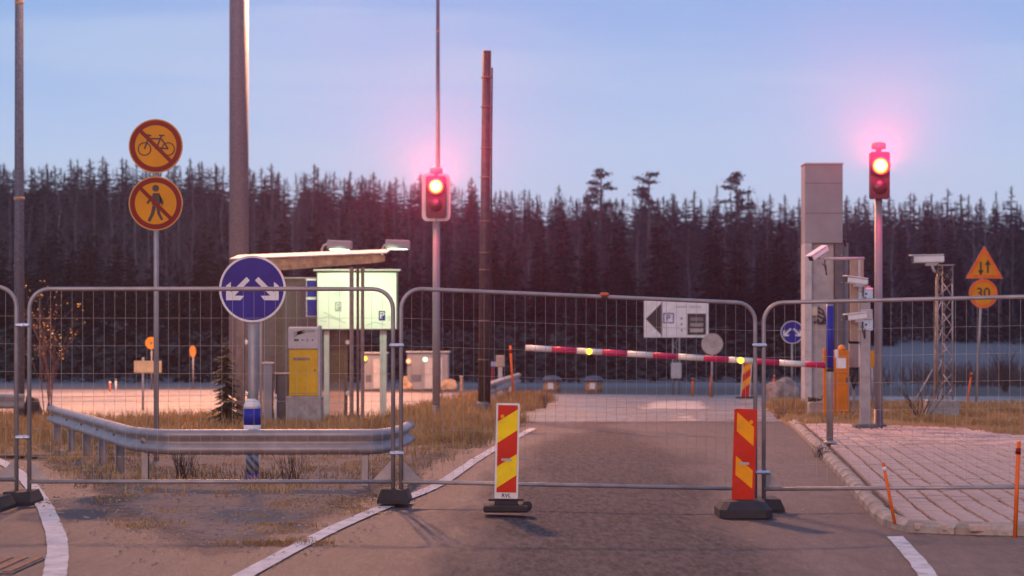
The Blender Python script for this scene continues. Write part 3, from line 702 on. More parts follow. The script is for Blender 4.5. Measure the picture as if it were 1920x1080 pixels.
# ------------------------------------------------------------------ traffic signals
def signal(label, x, d, z0, h, w, housing_h, zc, lens_z, backboard, lens_r=.145):
    t = thing('traffic_signal', label, 'traffic signal', (PX(x, d), d, z0))
    MB().tube([(0, 0, -.05), (0, 0, h)], [.072, .066], 16).build('pole', greypaint, t)
    MB().lathe([(.15, 0), (.15, .03), (.085, .05), (.078, .3)], (0, 0, 0), 14).build('base_collar', darkgrey, t)
    hb = MB().prism(rrect(-w / 2, zc - housing_h / 2, w / 2, zc + housing_h / 2, .03), -.20, -.02).build('housing', black, t)
    if backboard:
        bw, bh = backboard; 
        MB().prism(rrect(-bw / 2, zc - bh / 2, bw / 2, zc + bh / 2, .10, 6), -.06, -.045).build('backboard', darkgrey, t)
        inner = rrect(-bw / 2 + .075, zc - bh / 2 + .075, bw / 2 - .075, zc + bh / 2 - .075, .04, 6); outer = rrect(-bw / 2, zc - bh / 2, bw / 2, zc + bh / 2, .10, 6)
        n = len(inner); mb = MB(); mb.add([(a, -.0645, b) for a, b in inner] + [(a, -.0645, b) for a, b in outer], [(i, i + n, (i + 1) % n + n, (i + 1) % n) for i in range(n)])
        mb.add([(a, -.061, b) for a, b in inner] + [(a, -.061, b) for a, b in outer], [(i, (i + 1) % n, (i + 1) % n + n, i + n) for i in range(n)])
        mb.build('white_border', white, t)
    mb = MB().ring(0, lens_z, lens_r, lens_r + .015, -.30, -.20, 24)
    mb.build('visor', black, hb)
    mb = MB().lathe([(lens_r, 0), (lens_r * .9, .03), (lens_r * .5, .05), (.01, .055)], (0, 0, 0), 24); o = mb.build('lit_lens', LENSRED, hb, (0, -.201, lens_z)); o.rotation_euler = (R(90), 0, 0)
    z2 = lens_z - .36 if housing_h > .7 else lens_z - .28
    MB().lathe([(lens_r, 0), (lens_r * .8, .03), (.01, .05)], (0, 0, 0), 24).build('dark_lens', M('dark_lens', (.014, .011, .011), .35), hb, (0, -.18, z2)).rotation_euler = (R(90), 0, 0)
    MB().lathe([(.05, zc + housing_h / 2), (.05, zc + housing_h / 2 + .06), (.125, zc + housing_h / 2 + .07), (.125, zc + housing_h / 2 + .16), (.06, zc + housing_h / 2 + .18)], (0, -.03, 0), 14).build('top_cap', greypaint, t)
    for en, kind_, yy in ((SIGNAL_BEAM, 'SPOT', -.33), (110, 'POINT', -.40)):
        l = bpy.data.lights.new('lamp_light', kind_); l.energy = en; l.color = (1, .025, .11); l.shadow_soft_size = .05 if kind_ == 'SPOT' else .12
        if kind_ == 'SPOT': l.spot_size = R(32); l.spot_blend = 1.0
        lo = bpy.data.objects.new('lamp_light', l); COL.objects.link(lo); lo.parent = t; lo.location = (0, yy, lens_z); lo.rotation_euler = (Vector((-t.location.x, 2 - t.location.y, 9.5 - lens_z))).to_track_quat('-Z', 'Y').to_euler()
    return t
signal('red traffic signal with a white-edged surround on a grey pole', 818, 44.1, .04, 4.15, .38, .80, 4.36 - .04, 4.56 - .04, (.55, .92))
signal('slim red traffic signal without surround on the pole beside the orange barrier', 1647, 39.2, .1, 3.95, .33, .80, 4.31, 4.47, None)

# ------------------------------------------------------------------ round and triangular signs
def plate(name, r, mat, parent, loc, y=0, n=44, th=.012): return MB().prism(disc_poly(r, n), y, y + th).build(name, mat, parent, loc)
def arrows(parent, r, loc, mat):
    A = [(-.177, .36), (-.645, -.106), (-.645, .213), (-.787, .096), (-.787, -.337), (-.355, -.337), (-.248, -.206), (-.532, -.199), (-.078, .255)]
    for s_ in (1, -1):
        pl = [(a * r * s_, b * r) for a, b in A]
        MB().prism(pl if s_ > 0 else pl[::-1], -.0045, -.002).build('arrow', mat, parent)
def post(parent, h, r=.03, lean=0.0, mat=None, z0=-.05, n=12):
    return MB().tube([(0, 0, z0), (lean, 0, h)], r, n).build('post', mat or galv, parent)
# prohibition signs
ps = thing('prohibition_sign', 'two stacked yellow and red round signs banning bicycles and walkers on one post', 'road sign', (PX(293, 28.4), 28.4, .03))
post(ps, 4.25, .033)
for zc, kind in ((3.95, 'bike'), (3.235, 'walk')):
    r = .338; b = plate('disc', r, galv, ps, (0, -.045, zc)); 
    plate('rim', r * .985, signyel, b, None, -.0022, th=.002)
    MB().ring(0, 0, r * .77, r * .95, -.0055, -.003, 44).build('red_ring', signred, b)
    sl = MB().prism(stroke((-.57 * r, .57 * r), (.57 * r, -.57 * r), .14 * r), -.012, -.010).build('slash', signred, b)
    ic = MB()
    if kind == 'bike':
        for cx in (-.41, .46): ic.ring(cx * r, -.11 * r, .21 * r, .25 * r, -.0085, -.006, 28)
        for a_, b_ in (((-.41, -.11), (-.24, .36)), ((-.24, .27), (.21, .27)), ((.21, .37), (.05, -.04)), ((.05, -.04), (-.24, .27)), ((.05, -.06), (.46, -.10)), ((.21, .27), (.46, -.10)), ((-.34, .42), (-.16, .38)), ((.12, .39), (.32, .39)), ((.0, -.12), (.1, .02))):
            y = -.0085 - .0001 * len(ic.v) % .001
            ic.prism([(p * r, q * r) for p, q in stroke(a_, b_, .055)], y, -.006)
    else:
        ic.prism([(p * r, q * r) for p, q in disc_poly(.125, 20, 0, .56)], -.0085, -.006)
        for pl in ([(-.10, .38), (-.16, .10), (-.12, -.08), (.14, -.10), (.22, .12), (.14, .38)], [(-.16, .30), (-.34, .02), (-.28, -.03), (-.10, .2)], [(.14, .36), (.30, .05), (.24, -.10), (.16, .05)],
                   [(-.12, -.09), (-.18, -.38), (-.30, -.64), (-.20, -.68), (-.06, -.40), (.02, -.10)], [(.02, -.10), (.06, -.38), (.20, -.62), (.28, -.60), (.17, -.36), (.14, -.10)]):
            ic.prism([(p * r, q * r) for p, q in (pl if sum(pl[i][0] * pl[(i + 1) % len(pl)][1] - pl[(i + 1) % len(pl)][0] * pl[i][1] for i in range(len(pl))) > 0 else pl[::-1])], -.0085 - .0002 * (len(ic.v) % 5), -.006)
    ic.build('bicycle_symbol' if kind == 'bike' else 'walker_symbol', black, b)
    for s_ in (-.12, .12): MB().box((0, .035, s_), (.14, .05, .03)).build('bracket', galv, b)
# blue keep-either-side signs
def pass_sign(label, x, d, zc, r, pr, z0=0):
    t = thing('round_blue_sign', label, 'road sign', (PX(x, d), d, z0)); post(t, zc + r * .6 - z0, pr, mat=galv)
    b = plate('disc', r, white, t, (0, -pr - .03, zc - z0)); plate('blue_face', r * .935, blue, b, None, -.0018, th=.0017); arrows(b, r, None, white)
    MB().box((0, .03, 0), (.16, .05, .04)).build('bracket', galv, b); return t
pass_sign('large blue round sign with two diverging white arrows rising from a striped bollard', 475, 24.4, 1.5 + (647 - 542) / S(24.36), 62.5 / S(24.36), .055)
pass_sign('small distant blue round sign with two diverging arrows behind the boulder', 1485, 66, 1.5 + 24 / S(66), 21.5 / S(66), .03)
bo = thing('marker_bollard', 'blue and white plastic bollard sleeve behind the long guardrail', 'bollard', (PX(473, 24.4), 24.4, 0))
rb = .092
MB().lathe([(rb, .82), (rb, .855), (rb * .93, .87), (.062, .915), (.06, .925)], (0, 0, 0), 20).build('cap', whitepl, bo)
for z0, z1, mt, r_ in ((.645, .82, bluepl, rb), (.50, .645, whitepl, rb), (.33, .50, bluepl, rb * .75), (.13, .33, None, rb * .75), (-.05, .13, bluepl, rb * .74)):
    if mt is None:
        mt = bpy.data.materials.new('hazard_sleeve'); mt.use_nodes = True; tt = mt.node_tree; wv = N(tt, 'ShaderNodeTexWave'); wv.inputs['Scale'].default_value = 5; wv.inputs['Distortion'].default_value = 1.5
        mp_ = N(tt, 'ShaderNodeMapping'); mp_.inputs['Rotation'].default_value = (0, R(40), 0); c_ = N(tt, 'ShaderNodeTexCoord'); tt.links.new(c_.outputs['Object'], mp_.inputs[0]); tt.links.new(mp_.outputs[0], wv.inputs['Vector'])
        rp_ = N(tt, 'ShaderNodeValToRGB'); rp_.color_ramp.elements[0].color = (.08, .08, .1, 1); rp_.color_ramp.elements[1].color = (.4, .4, .42, 1); tt.links.new(wv.outputs['Fac'], rp_.inputs[0]); tt.links.new(rp_.outputs[0], tt.nodes['Principled BSDF'].inputs['Base Color'])
    MB().lathe([(r_, z0), (r_, z1)], (0, 0, 0), 20).build('sleeve_band', mt, bo)
# triangle and 30
wr = thing('warning_sign', 'orange warning triangle with two arrows above a round orange 30 sign on a leaning post', 'road sign', (PX(1830, 55), 55, .03))
zt = 1.5 + (647 - 553) / S(55)
MB().tube([(0, 0, -.05), (.17, 0, zt + .9)], .032, 10).build('post', galv, wr)
b = plate('disc', .35, galv, wr, (.165, -.05, zt)); plate('rim', .345, stakeor, b, None, -.002, th=.0018); plate('yellow_face', .265, signyel, b, None, -.0045, th=.002)
text('30', .36, black, b, (0, -.006, 0), 'numerals', sx=.95)
def tri(r, cz=0): return [(r * math.cos(R(a)), cz + r * math.sin(R(a))) for a in (210, 330, 90)]
tb = MB().prism(tri(.53), 0, .012).build('triangle', galv, wr, (.19, -.05, zt + .63)); MB().prism(tri(.52), -.002, -.0002).build('rim', stakeor, tb); MB().prism(tri(.36), -.0045, -.0025).build('yellow_face', signyel, tb)
for sx_, up in ((-.085, -1), (.085, 1)):
    MB().prism([(sx_ - .022, -.13), (sx_ + .022, -.13), (sx_ + .022, .14), (sx_ - .022, .14)], -.007, -.005).build('arrow_shaft', black, tb)
    hz = .15 * up; pl = [(sx_ - .07, hz - .09 * up), (sx_ + .07, hz - .09 * up), (sx_, hz + .05 * up)]
    MB().prism(pl if up > 0 else pl[::-1], -.0078, -.0052).build('arrow_head', black, tb)
# grey sign seen from behind
gs = thing('round_sign', 'grey round sign seen from behind on a thin post below the parking board', 'road sign', (PX(1335, 65.3), 65.3, 0))
post(gs, 1.75, .03); MB().prism(disc_poly(.31, 36), .04, .052).build('disc', M('bare_aluminium', (.36, .33, .31), .5, .3, .15, 5), gs, (0, -.09, 1.53)); MB().box((0, -.06, 1.6), (.14, .03, .03)).build('bracket', galv, gs); MB().box((0, -.06, 1.45), (.14, .03, .03)).build('bracket', galv, gs)
# parking direction board
pk = thing('parking_board', 'white parking board with black left-pointing triangle and blue P on a lattice post', 'sign board', (PX(1268, 69), 69, 0))
s69 = S(69); zc = 1.5 + (647 - 598) / s69; W, Hh = 121 / s69, 70 / s69
bb = MB().box((0, 0, 0), (W, .06, Hh), ch=.01).build('board', white, pk, (0, 0, zc))
def bx(x): return (x - 1268.5) / s69
def bz(y): return (598 - y) / s69
MB().prism([(bx(1240), bz(569)), (bx(1211), bz(598)), (bx(1240), bz(628))], -.036, -.031).build('black_triangle', black, bb)
MB().prism([(bx(1240.5), bz(632)), (bx(1242), bz(632)), (bx(1242), bz(564)), (bx(1240.5), bz(564))], -.034, -.031).build('divider', black, bb)
q = MB().prism([(bx(1244), bz(606)), (bx(1264), bz(606)), (bx(1264), bz(587)), (bx(1244), bz(587))], -.034, -.031).build('blue_square', blue, bb)
MB().prism([(bx(1246), bz(604)), (bx(1262), bz(604)), (bx(1262), bz(589)), (bx(1246), bz(589))], -.036, -.0345).build('white_square', white, bb)
text('P', .26, blue, bb, (bx(1253), -.038, bz(597)))
MB().prism([(bx(1289), bz(628)), (bx(1324), bz(628)), (bx(1324), bz(588)), (bx(1289), bz(588))], -.036, -.031).build('dark_panel', black, bb)
for k in range(3): MB().prism([(bx(1294), bz(602 + k * 10.5)), (bx(1319), bz(602 + k * 10.5)), (bx(1319), bz(595 + k * 10.5)), (bx(1294), bz(595 + k * 10.5))], -.039, -.0365).build('display_line', M('dim_display', (.16 + .12 * k, .14 + .1 * k, .13 + .09 * k), .6), bb)
for k, yy in enumerate((597, 608, 619)): MB().prism([(bx(1277), bz(yy + 2)), (bx(1280), bz(yy + 2)), (bx(1280), bz(yy - 2)), (bx(1277), bz(yy - 2))], -.034, -.031).build('print_mark', darkgrey, bb)
for k, (xx, ww) in enumerate(((1268, 20), (1293, 22))): MB().prism([(bx(xx), bz(577)), (bx(xx + ww), bz(577)), (bx(xx + ww), bz(574)), (bx(xx), bz(574))], -.034, -.031).build('print_mark', palegrey, bb)
for sx_ in (-.1, .1): MB().cyl((sx_, .06, -.05), (sx_, .06, zc), .022, n=8).build('post', galv, pk)
mb = MB()
for k in range(9): mb.cyl((-.1 if k % 2 else .1, .06, .1 + k * .2), (.1 if k % 2 else -.1, .06, .3 + k * .2), .01, n=5)
mb.build('lacing', galv, pk)
MB().box((0, .0, 1.5 - 48 / s69), (.32, .14, .48), ch=.02).build('control_box', palegrey, pk)
# small signs far left
def small(name, label, cat, x, d, h): t = thing(name, label, cat, (PX(x, d), d, 0)); post(t, h, .028); return t
t = small('round_sign', 'small distant round orange sign on a thin post beyond the left road', 'road sign', 284, 79, 1.65); b = plate('disc', .21, galv, t, (0, -.05, 1.57)); plate('orange_face', .205, signyel, b, None, -.002, th=.0018); MB().prism(disc_poly(.06, 12), -.005, -.003).build('dark_mark', brownsteel, b)
t = small('round_sign', 'narrow orange sign turned edge-on beside the left road', 'road sign', 362, 79, 1.4); b = plate('disc', .21, galv, t, (0, -.05, 1.28)); b.rotation_euler = (0, 0, R(66)); plate('orange_face', .205, signyel, b, None, -.002, th=.0018)
t = small('yellow_board', 'plain pale yellow rectangular board on a thin post beside the left road', 'sign board', 268, 52, 1.22)
MB().box((.12, -.05, 1.005), (.63, .02, .27), ch=.005).build('board', M('pale_yellow', (.62, .42, .22), .5), t)
for k, (x, yb, hh) in enumerate(((217, 733, 22), (206, 735, 20))):
    d = 6400 / (yb - 647); t = thing('marker_post', ('thin white marker post beyond the left road', 'thin reddish marker post beyond the left road')[k], 'marker post', (PX(x, d), d, 0)); MB().tube([(0, 0, -.05), (0, 0, hh / S(d))], .025, 8).build('stake', (whitepl, stakeor)[k], t)
    MB().lathe([(.032, 0), (.032, .05)], (0, 0, hh / S(d) - .06), 8).build('band', (darkgrey, whitepl)[k], t)

# ------------------------------------------------------------------ orange stakes
def stake(label, x0, y0, x1, y1, z0=0.0, r=.016, g=None):
    a = GZ(x0, y0, z0); d = a.y; b = P(x1, y1, d); t = thing('snow_stake', label, 'stake', tuple(a), 0, g); dd = b - a
    MB().tube([(0, 0, -.05), dd], r, 8).build('stick', stakeor, t)
    MB().tube([dd * .86, dd * .93], r * 1.25, 8).build('band', whitepl if z0 > .05 and x0 < 1700 else signred, t)
G2 = 'orange snow stakes'
stake('orange snow stake leaning towards the lane at the paving corner', 1678, 972, 1656, 868, .1, .014, G2)
stake('tall orange snow stake upright at the front kerb of the paving', 1903, 997, 1910, 828, .1, .017, G2)
stake('orange snow stake leaning behind the short guardrail by the dark column', 963, 752, 957, 648, 0, .03, G2)
stake('thin orange stake in front of the grass under the parking board', 1298, 743, 1299, 709, 0, .03, G2)
stake('thin orange stake leaning against the post of the grey sign back', 1330, 744, 1334, 700, 0, .025, G2)
stake('thin orange stake standing in front of the granite boulder', 1448, 748, 1452, 703, 0, .025, G2)
stake('thin orange stake behind the two grey posts at the paving', 1629, 762, 1631, 712, 0, .022, G2)
stake('thin orange stake leaning beside the post of the 30 sign', 1812, 760, 1822, 698, 0, .022, G2)

# ------------------------------------------------------------------ shelter, map board, ticket machine
SD = 41.8; s_ = S(SD)
sh = thing('shelter', 'open roofed shelter with slanted wooden fascia and dusty glass wall beside the ticket machine', 'shelter', (PX(580, SD), SD, .03))
def lx(x): return (x - 580) / s_
def lz(y): return CAMH - (y - HOR) / s_ - .03
MB().prism([(lx(436), lz(514)), (lx(704), lz(493)), (lx(722), lz(490)), (lx(722), lz(479)), (lx(704), lz(477)), (lx(436), lz(488))], -.05, .0).build('fascia', wood, sh)
mb = MB(); mb.add([(lx(432), -.10, lz(487.5)), (lx(726), -.10, lz(476)), (lx(726), 1.3, lz(476) + .12), (lx(432), 1.3, lz(487.5) + .12), (lx(432), -.10, lz(485)), (lx(726), -.10, lz(473.5)), (lx(726), 1.3, lz(473.5) + .12), (lx(432), 1.3, lz(485) + .12)],
   [(0, 3, 2, 1), (4, 5, 6, 7), (0, 1, 5, 4), (1, 2, 6, 5), (2, 3, 7, 6), (3, 0, 4, 7)]); mb.build('roof', palegrey, sh)
for k in range(5): MB().box((lx(455 + k * 60), .64, lz(491 - k * 2.4) + .05), (.06, 1.2, .06)).build('rafter', wood, sh)
for x, yy, wd, mt in ((451, .0, .15, brownsteel), (487, .15, .05, galv), (659, .0, .075, brownsteel), (669, .25, .05, brownsteel), (679, .12, .06, brownsteel), ):
    MB().box((lx(x), yy + .03, lz(497) / 2 - .03), (wd, wd, lz(497) + .0), ch=.008).build('post', mt, sh)
gm = bpy.data.materials.new('dusty_glass'); gm.use_nodes = True; tt = gm.node_tree; tt.nodes.clear()
tr_ = N(tt, 'ShaderNodeBsdfTransparent'); tr_.inputs[0].default_value = (.86, .80, .80, 1); df = N(tt, 'ShaderNodeBsdfDiffuse'); df.inputs[0].default_value = (.26, .20, .19, 1); gl = N(tt, 'ShaderNodeBsdfGlossy'); gl.inputs['Roughness'].default_value = .08
m1 = N(tt, 'ShaderNodeMixShader'); m2 = N(tt, 'ShaderNodeMixShader'); fz = N(tt, 'ShaderNodeFresnel'); nn = N(tt, 'ShaderNodeTexNoise'); nn.inputs['Scale'].default_value = 2.5; nn.inputs['Detail'].default_value = 5
mr_ = N(tt, 'ShaderNodeMapRange'); mr_.inputs['To Min'].default_value = .18; mr_.inputs['To Max'].default_value = .38; tt.links.new(nn.outputs['Fac'], mr_.inputs['Value']); tt.links.new(mr_.outputs[0], m1.inputs[0])
tt.links.new(tr_.outputs[0], m1.inputs[1]); tt.links.new(df.outputs[0], m1.inputs[2]); tt.links.new(fz.outputs[0], m2.inputs[0]); tt.links.new(m1.outputs[0], m2.inputs[1]); tt.links.new(gl.outputs[0], m2.inputs[2])
oo = N(tt, 'ShaderNodeOutputMaterial'); tt.links.new(m2.outputs[0], oo.inputs[0])
GD = 45.25; sg_ = S(GD); gy = GD - SD
def wx(x): return PX(x, GD) - PX(580, SD)
def wz(y): return CAMH - (y - HOR) / sg_ - .03
for x in (466, 648): MB().box((wx(x), gy + .06, wz(521) / 2), (.06, .06, wz(521) + .04)).build('post', brownsteel, sh)
gpan = MB().box(((wx(463) + wx(652)) / 2, gy, (wz(522) + wz(784)) / 2), (wx(652) - wx(463), .008, wz(522) - wz(784))).build('glass_panel', gm, sh)
MB().box(((wx(463) + wx(652)) / 2, gy, wz(521)), (wx(652) - wx(463), .03, .03)).build('glass_top_rail', galv, gpan)
for x in (462, 652):
    for y in (642, 738): MB().lathe([(.035, -.03), (.05, -.02), (.05, .02), (.035, .03)], (0, 0, 0), 14).build('glass_fixing', steel, gpan, (wx(x), gy - .04, wz(y))).rotation_euler = (R(90), 0, 0)
tm = thing('ticket_machine', 'yellow ticket machine with grey head on a grey concrete plinth under the shelter', 'ticket machine', (PX(579, 42.0), 41.2, .03)); st = S(41.2)
MB().box((0, 0, .26), (.64, .5, .58), ch=.02).build('plinth', concrete, tm); MB().box((0, 0, .97), (.53, .42, .84), ch=.015).build('body', machyel, tm)
hd = MB().box((0, -.01, 1.595), (.56, .46, .41), ch=.025).build('head', palegrey, tm)
MB().prism([(-.18, 1.70), (.2, 1.70), (.2, 1.745), (.02, 1.745), (-.1, 1.72), (-.14, 1.64), (-.18, 1.60)][::-1], -.246, -.2425).build('instruction_label', M('green_grey_print', (.22, .26, .25), .6), hd)
MB().prism([(-.17, 1.54), (-.09, 1.54), (-.09, 1.58), (-.17, 1.58)], -.246, -.2425).build('coin_slot', black, hd)
for k in range(3): MB().cyl((-.02 + k * .09, -.25, 1.56), (-.02 + k * .09, -.24, 1.56), .014, n=10).build('button', black, hd)
MB().box((.275, 0, .97), (.03, .44, 1.7)).build('side_trim', palegrey, tm)
MB().box((0, -.213, .60), (.47, .008, .008)).build('door_seam', brownsteel, tm); MB().cyl((.2, -.222, 1.02), (.2, -.208, 1.02), .016, n=10).build('lock', darkgrey, tm); MB().box((-.04, -.213, 1.22), (.30, .006, .05), ch=.002).build('ticket_tray', brownsteel, tm)
mb_ = thing('map_board', 'brightly lit pale green parking map board with blue P marks on a post', 'map board', (PX(670, 44.9), 44.9, .03)); s4 = S(44.9)
def mx_(x): return (x - 670) / s4
def mz(y): return CAMH - (y - HOR) / s4 - .03
bw = mx_(746) - mx_(593)
b = MB().box((0, 0, 0), (bw, .10, 1.17), ch=.01).build('board', darkgrey, mb_, (0, 0, mz(563.5)))
fc = MB().prism([(-bw / 2 + .02, -.56), (bw / 2 - .035, -.56), (bw / 2 - .035, .545), (-bw / 2 + .02, .545)], -.055, -.051).build('face', boardface, b)
MB().box((0, -.02, .60), (bw + .1, .2, .035)).build('top_rail', palegrey, b)
def bxx(x): return (x - 669.5) / s4
def bzz(y): return (563.5 - y) / s4
rb_ = random.Random(5)
lines = MB()
for k in range(7): 
    x0 = 622 + rb_.uniform(0, 6); lines.prism(stroke((bxx(x0), bzz(528 + k * 4)), (bxx(x0 + rb_.uniform(14, 26)), bzz(528 + k * 4)), .010), -.058, -.0555)
for a_, c_ in (((598, 598), (615, 593)), ((615, 593), (648, 606)), ((686, 611), (702, 604)), ((702, 604), (722, 609)), ((606, 585), (640, 600)), ((690, 540), (690, 560)), ((600, 601), (612, 603)), ((726, 594), (738, 594)), ((726, 600), (740, 600)), ((688, 536), (705, 534)), ((690, 542), (708, 540))):
    lines.prism(stroke((bxx(a_[0]), bzz(a_[1])), (bxx(c_[0]), bzz(c_[1])), .012), -.0582 - .0001 * (len(lines.v) % 7), -.0555)
lines.build('map_print', boardink, b)
for x, y, big in ((716, 592, 1), (634, 575, 0)):
    q = MB().prism([(bxx(x - 6), bzz(y + 9)), (bxx(x + 6), bzz(y + 9)), (bxx(x + 6), bzz(y - 9)), (bxx(x - 6), bzz(y - 9))], -.059, -.0555).build('parking_mark', blue if big else M('pale_print', (.3, .36, .36), .6), b)
    text('P', .19, white, b, (bxx(x), -.0605, bzz(y)))
MB().box((mx_(718), .09, mz(563) / 2), (.13, .08, mz(563) + .1)).build('post', palegrey, mb_); MB().box((mx_(612), .09, mz(563) / 2), (.10, .08, mz(563) + .1)).build('post', palegrey, mb_)
sb = MB().box((mx_(587), .05, mz(558)), (.28, .03, .75)).build('side_sign', whitepl, mb_)
for y in (541, 577): MB().box((mx_(586.5), .03, mz(y)), (.24, .02, .32)).build('blue_panel', blue, sb)
def arm_lamp(label, x0, x1, yy, xb):
    d = 44.2; k = S(d); t = thing('board_lamp', label, 'flood lamp', (PX(xb, d), d - .25, CAMH - (478 - HOR) / k)); hx = (x0 + x1) / 2 - xb
    MB().tube([(0, .2, 0), (0, .2, .10), (.04, .17, .18), (.14, .1, .22), (.2, 0, .22)], .022, 8).build('arm', palegrey, t)
    hd = MB().box((hx / k, -.1, (478 - yy) / k), ((x1 - x0) / k, .34, .17), ry=R(2), ch=.015).build('lamp_head', greypaint, t)
    MB().box((hx / k, -.1, (478 - yy) / k - .088), ((x1 - x0) / k * .8, .26, .008)).build('lamp_lens', FLUOR, hd)
    l = bpy.data.lights.new('lamp_light', 'SPOT'); l.energy = 100; l.color = (.66, 1.0, .52); l.spot_size = R(112); l.spot_blend = .8; l.shadow_soft_size = .1
    o = bpy.data.objects.new('lamp_light', l); COL.objects.link(o); o.parent = t; o.location = (hx / k, -.55, (478 - yy) / k - .12); o.rotation_euler = Vector((-.1 if x0 < 700 else -.5, .9, -1.0)).to_track_quat('-Z', 'Y').to_euler()
arm_lamp('box-shaped lamp on a curved arm above the shelter roof middle', 617, 662, 461, 604)
arm_lamp('box-shaped lamp on a curved arm at the shelter roof end', 725, 770, 460, 717)
t = thing('service_cabinet', 'narrow grey service cabinet left of the ticket machine plinth', 'cabinet', (PX(503, 41.3), 41.3, .03))
MB().box((0, 0, .55), (.17, .2, 1.14), ch=.01).build('housing', greypaint, t); MB().box((0, 0, 1.14), (.21, .24, .04), ch=.01).build('lid', palegrey, t)
t = thing('service_cabinet', 'low grey service cabinet between the glass wall and the yellow ticket machine', 'cabinet', (PX(530, 41.5), 41.5, .03))
MB().box((0, 0, .45), (.26, .2, .95), ch=.01).build('housing', darkgrey, t); MB().box((0, 0, .95), (.3, .24, .03), ch=.01).build('lid', palegrey, t)
t = thing('marker_post', 'thin white stick standing between the grey cabinets', 'marker post', (PX(517, 41.0), 41.0, .03)); MB().tube([(0, 0, 0), (0, 0, .58)], .018, 8).build('stake', whitepl, t); MB().lathe([(.022, 0), (.022, .05)], (0, 0, .5), 8).build('band', palegrey, t)

# far cabinets
def far_cab(label, x0, x1, y0, yb, lamps):
    d = 6400 / (yb - HOR); k = S(d); t = thing('far_cabinet', label, 'cabinet', (PX((x0 + x1) / 2, d), d, 0)); W = (x1 - x0) / k; H_ = (yb - y0) / k
    MB().box((0, 0, H_ / 2), (W, .8, H_), ch=.03).build('housing', greypaint, t); MB().box((0, 0, H_ + .02), (W + .08, .88, .05), ch=.015).build('lid', palegrey, t)
    dr_ = MB().box((W * .14, -.405, H_ * .45), (W * .42, .02, H_ * .8)).build('door', palegrey, t); MB().box((W * .30, -.42, H_ * .5), (.03, .02, .14)).build('handle', darkgrey, dr_)
    for k_ in range(4): MB().box((-W * .28, -.405, H_ * .25 + k_ * .06), (W * .25, .012, .025)).build('vent_slat', darkgrey, t)
    for x, y, mt in lamps: MB().lathe([(.075, 0), (.07, .03), (.01, .05)], (0, 0, 0), 12).build('indicator_lamp', mt, t, ((x - (x0 + x1) / 2) / k, -.42, (yb - y) / k)).rotation_euler = (R(90), 0, 0)
far_cab('grey cabinet with red and pale green lamps beyond the left road', 764, 842, 661, 731, ((767, 677, SMALLRED), (798, 674, SMALLGRN)))
far_cab('grey cabinet with one yellow lamp seen behind the map board post', 683, 726, 663, 731, ((686, 672, LENSYEL),))

def boulder(name, label, c, sx, sy, sz, mat, seed, group=None):
    bm = bmesh.new(); bmesh.ops.create_icosphere(bm, subdivisions=4, radius=1)
    for v in bm.verts:
        n = mnoise.noise(v.co * 1.3 + Vector((seed, 0, 0))) * .28 + mnoise.noise(v.co * 3.1 + Vector((0, seed, 0))) * .10 + mnoise.noise(v.co * 8 + Vector((0, seed, 3))) * .03
        v.co = v.co * (1 + n); v.co.x *= sx; v.co.y *= sy; v.co.z = max(-.3, v.co.z) * sz
    me = bpy.data.meshes.new(name); bm.to_mesh(me); bm.free(); me.materials.append(mat)
    for p in me.polygons: p.use_smooth = True
    return tag(put(name, me, None, c), label, 'boulder', group)
boulder('boulder', 'broad brown granite boulder beside the small blue round sign', (PX(1469, 63.5), 63.5, .1), .50, .4, .50, rock, 3)
boulder('boulder', 'rounded tan boulder in front of the cabinet with the red lamp', (PX(765, 76), 76, .12), .26, .25, .36, tanrock, 5)
boulder('boulder', 'low wide tan boulder right of the cabinet with the red lamp', (PX(838, 76), 76, .1), .33, .3, .32, tanrock, 9)
boulder('boulder', 'dark boulder in straw grass behind the stub of guardrail', (PX(60, 43.5), 43.5, .1), .19, .22, .42, rockdark, 12)
t = thing('marker_post', 'short stubby post right of the tan boulders', 'marker post', (PX(865, 76), 76, 0)); MB().box((0, 0, .2), (.09, .09, .46), ch=.01).build('stub', wood, t); MB().box((0, 0, .45), (.13, .13, .04), ch=.008).build('cap', palegrey, t)
def bin_(label, x):
    d = 72.7; t = thing('domed_bin', label, 'waste bin', (PX(x, d), d, 0), 0, 'domed waste bins'); k = S(d)
    MB().lathe([(.27, 0), (.28, .1), (.28, .34)], (0, 0, 0), 24).build('barrel', M('orange_brown_wood', (.34, .17, .08), .7, 0, .3, 14), t)
    MB().lathe([(.325, .34), (.33, .37), (.30, .43), (.22, .49), (.10, .52), (.02, .53)], (0, 0, 0), 24).build('dome_lid', M('dark_blue_lid', (.05, .06, .10), .5), t)
    MB().box((-.05, -.285, .20), (.17, .02, .2)).build('label_plate', white, t)
bin_('domed waste bin standing between the dark column and the other bin', 1035); bin_('domed waste bin standing nearer to the parking board', 1113)
t = thing('bollard_lamp', 'short grey post with boxy tan head beside the dark banded column', 'bollard', (PX(938, 61), 61, 0)); MB().box((0, 0, .5), (.12, .12, 1.05), ch=.01).build('post', palegrey, t); MB().box((0, 0, 1.07), (.24, .2, .31), ch=.02).build('head', M('tan_box', (.36, .28, .22), .6), t)
t = thing('small_blue_sign', 'tiny blue-white sign on a red post hidden partly by the dark column', 'road sign', (PX(924, 66), 66, 0)); MB().tube([(0, 0, 0), (0, 0, .85)], .03, 8).build('post', signred, t); MB().box((0, -.03, .95), (.2, .02, .14)).build('plate', M('pale_blue_sheet', (.25, .28, .5), .5), t)

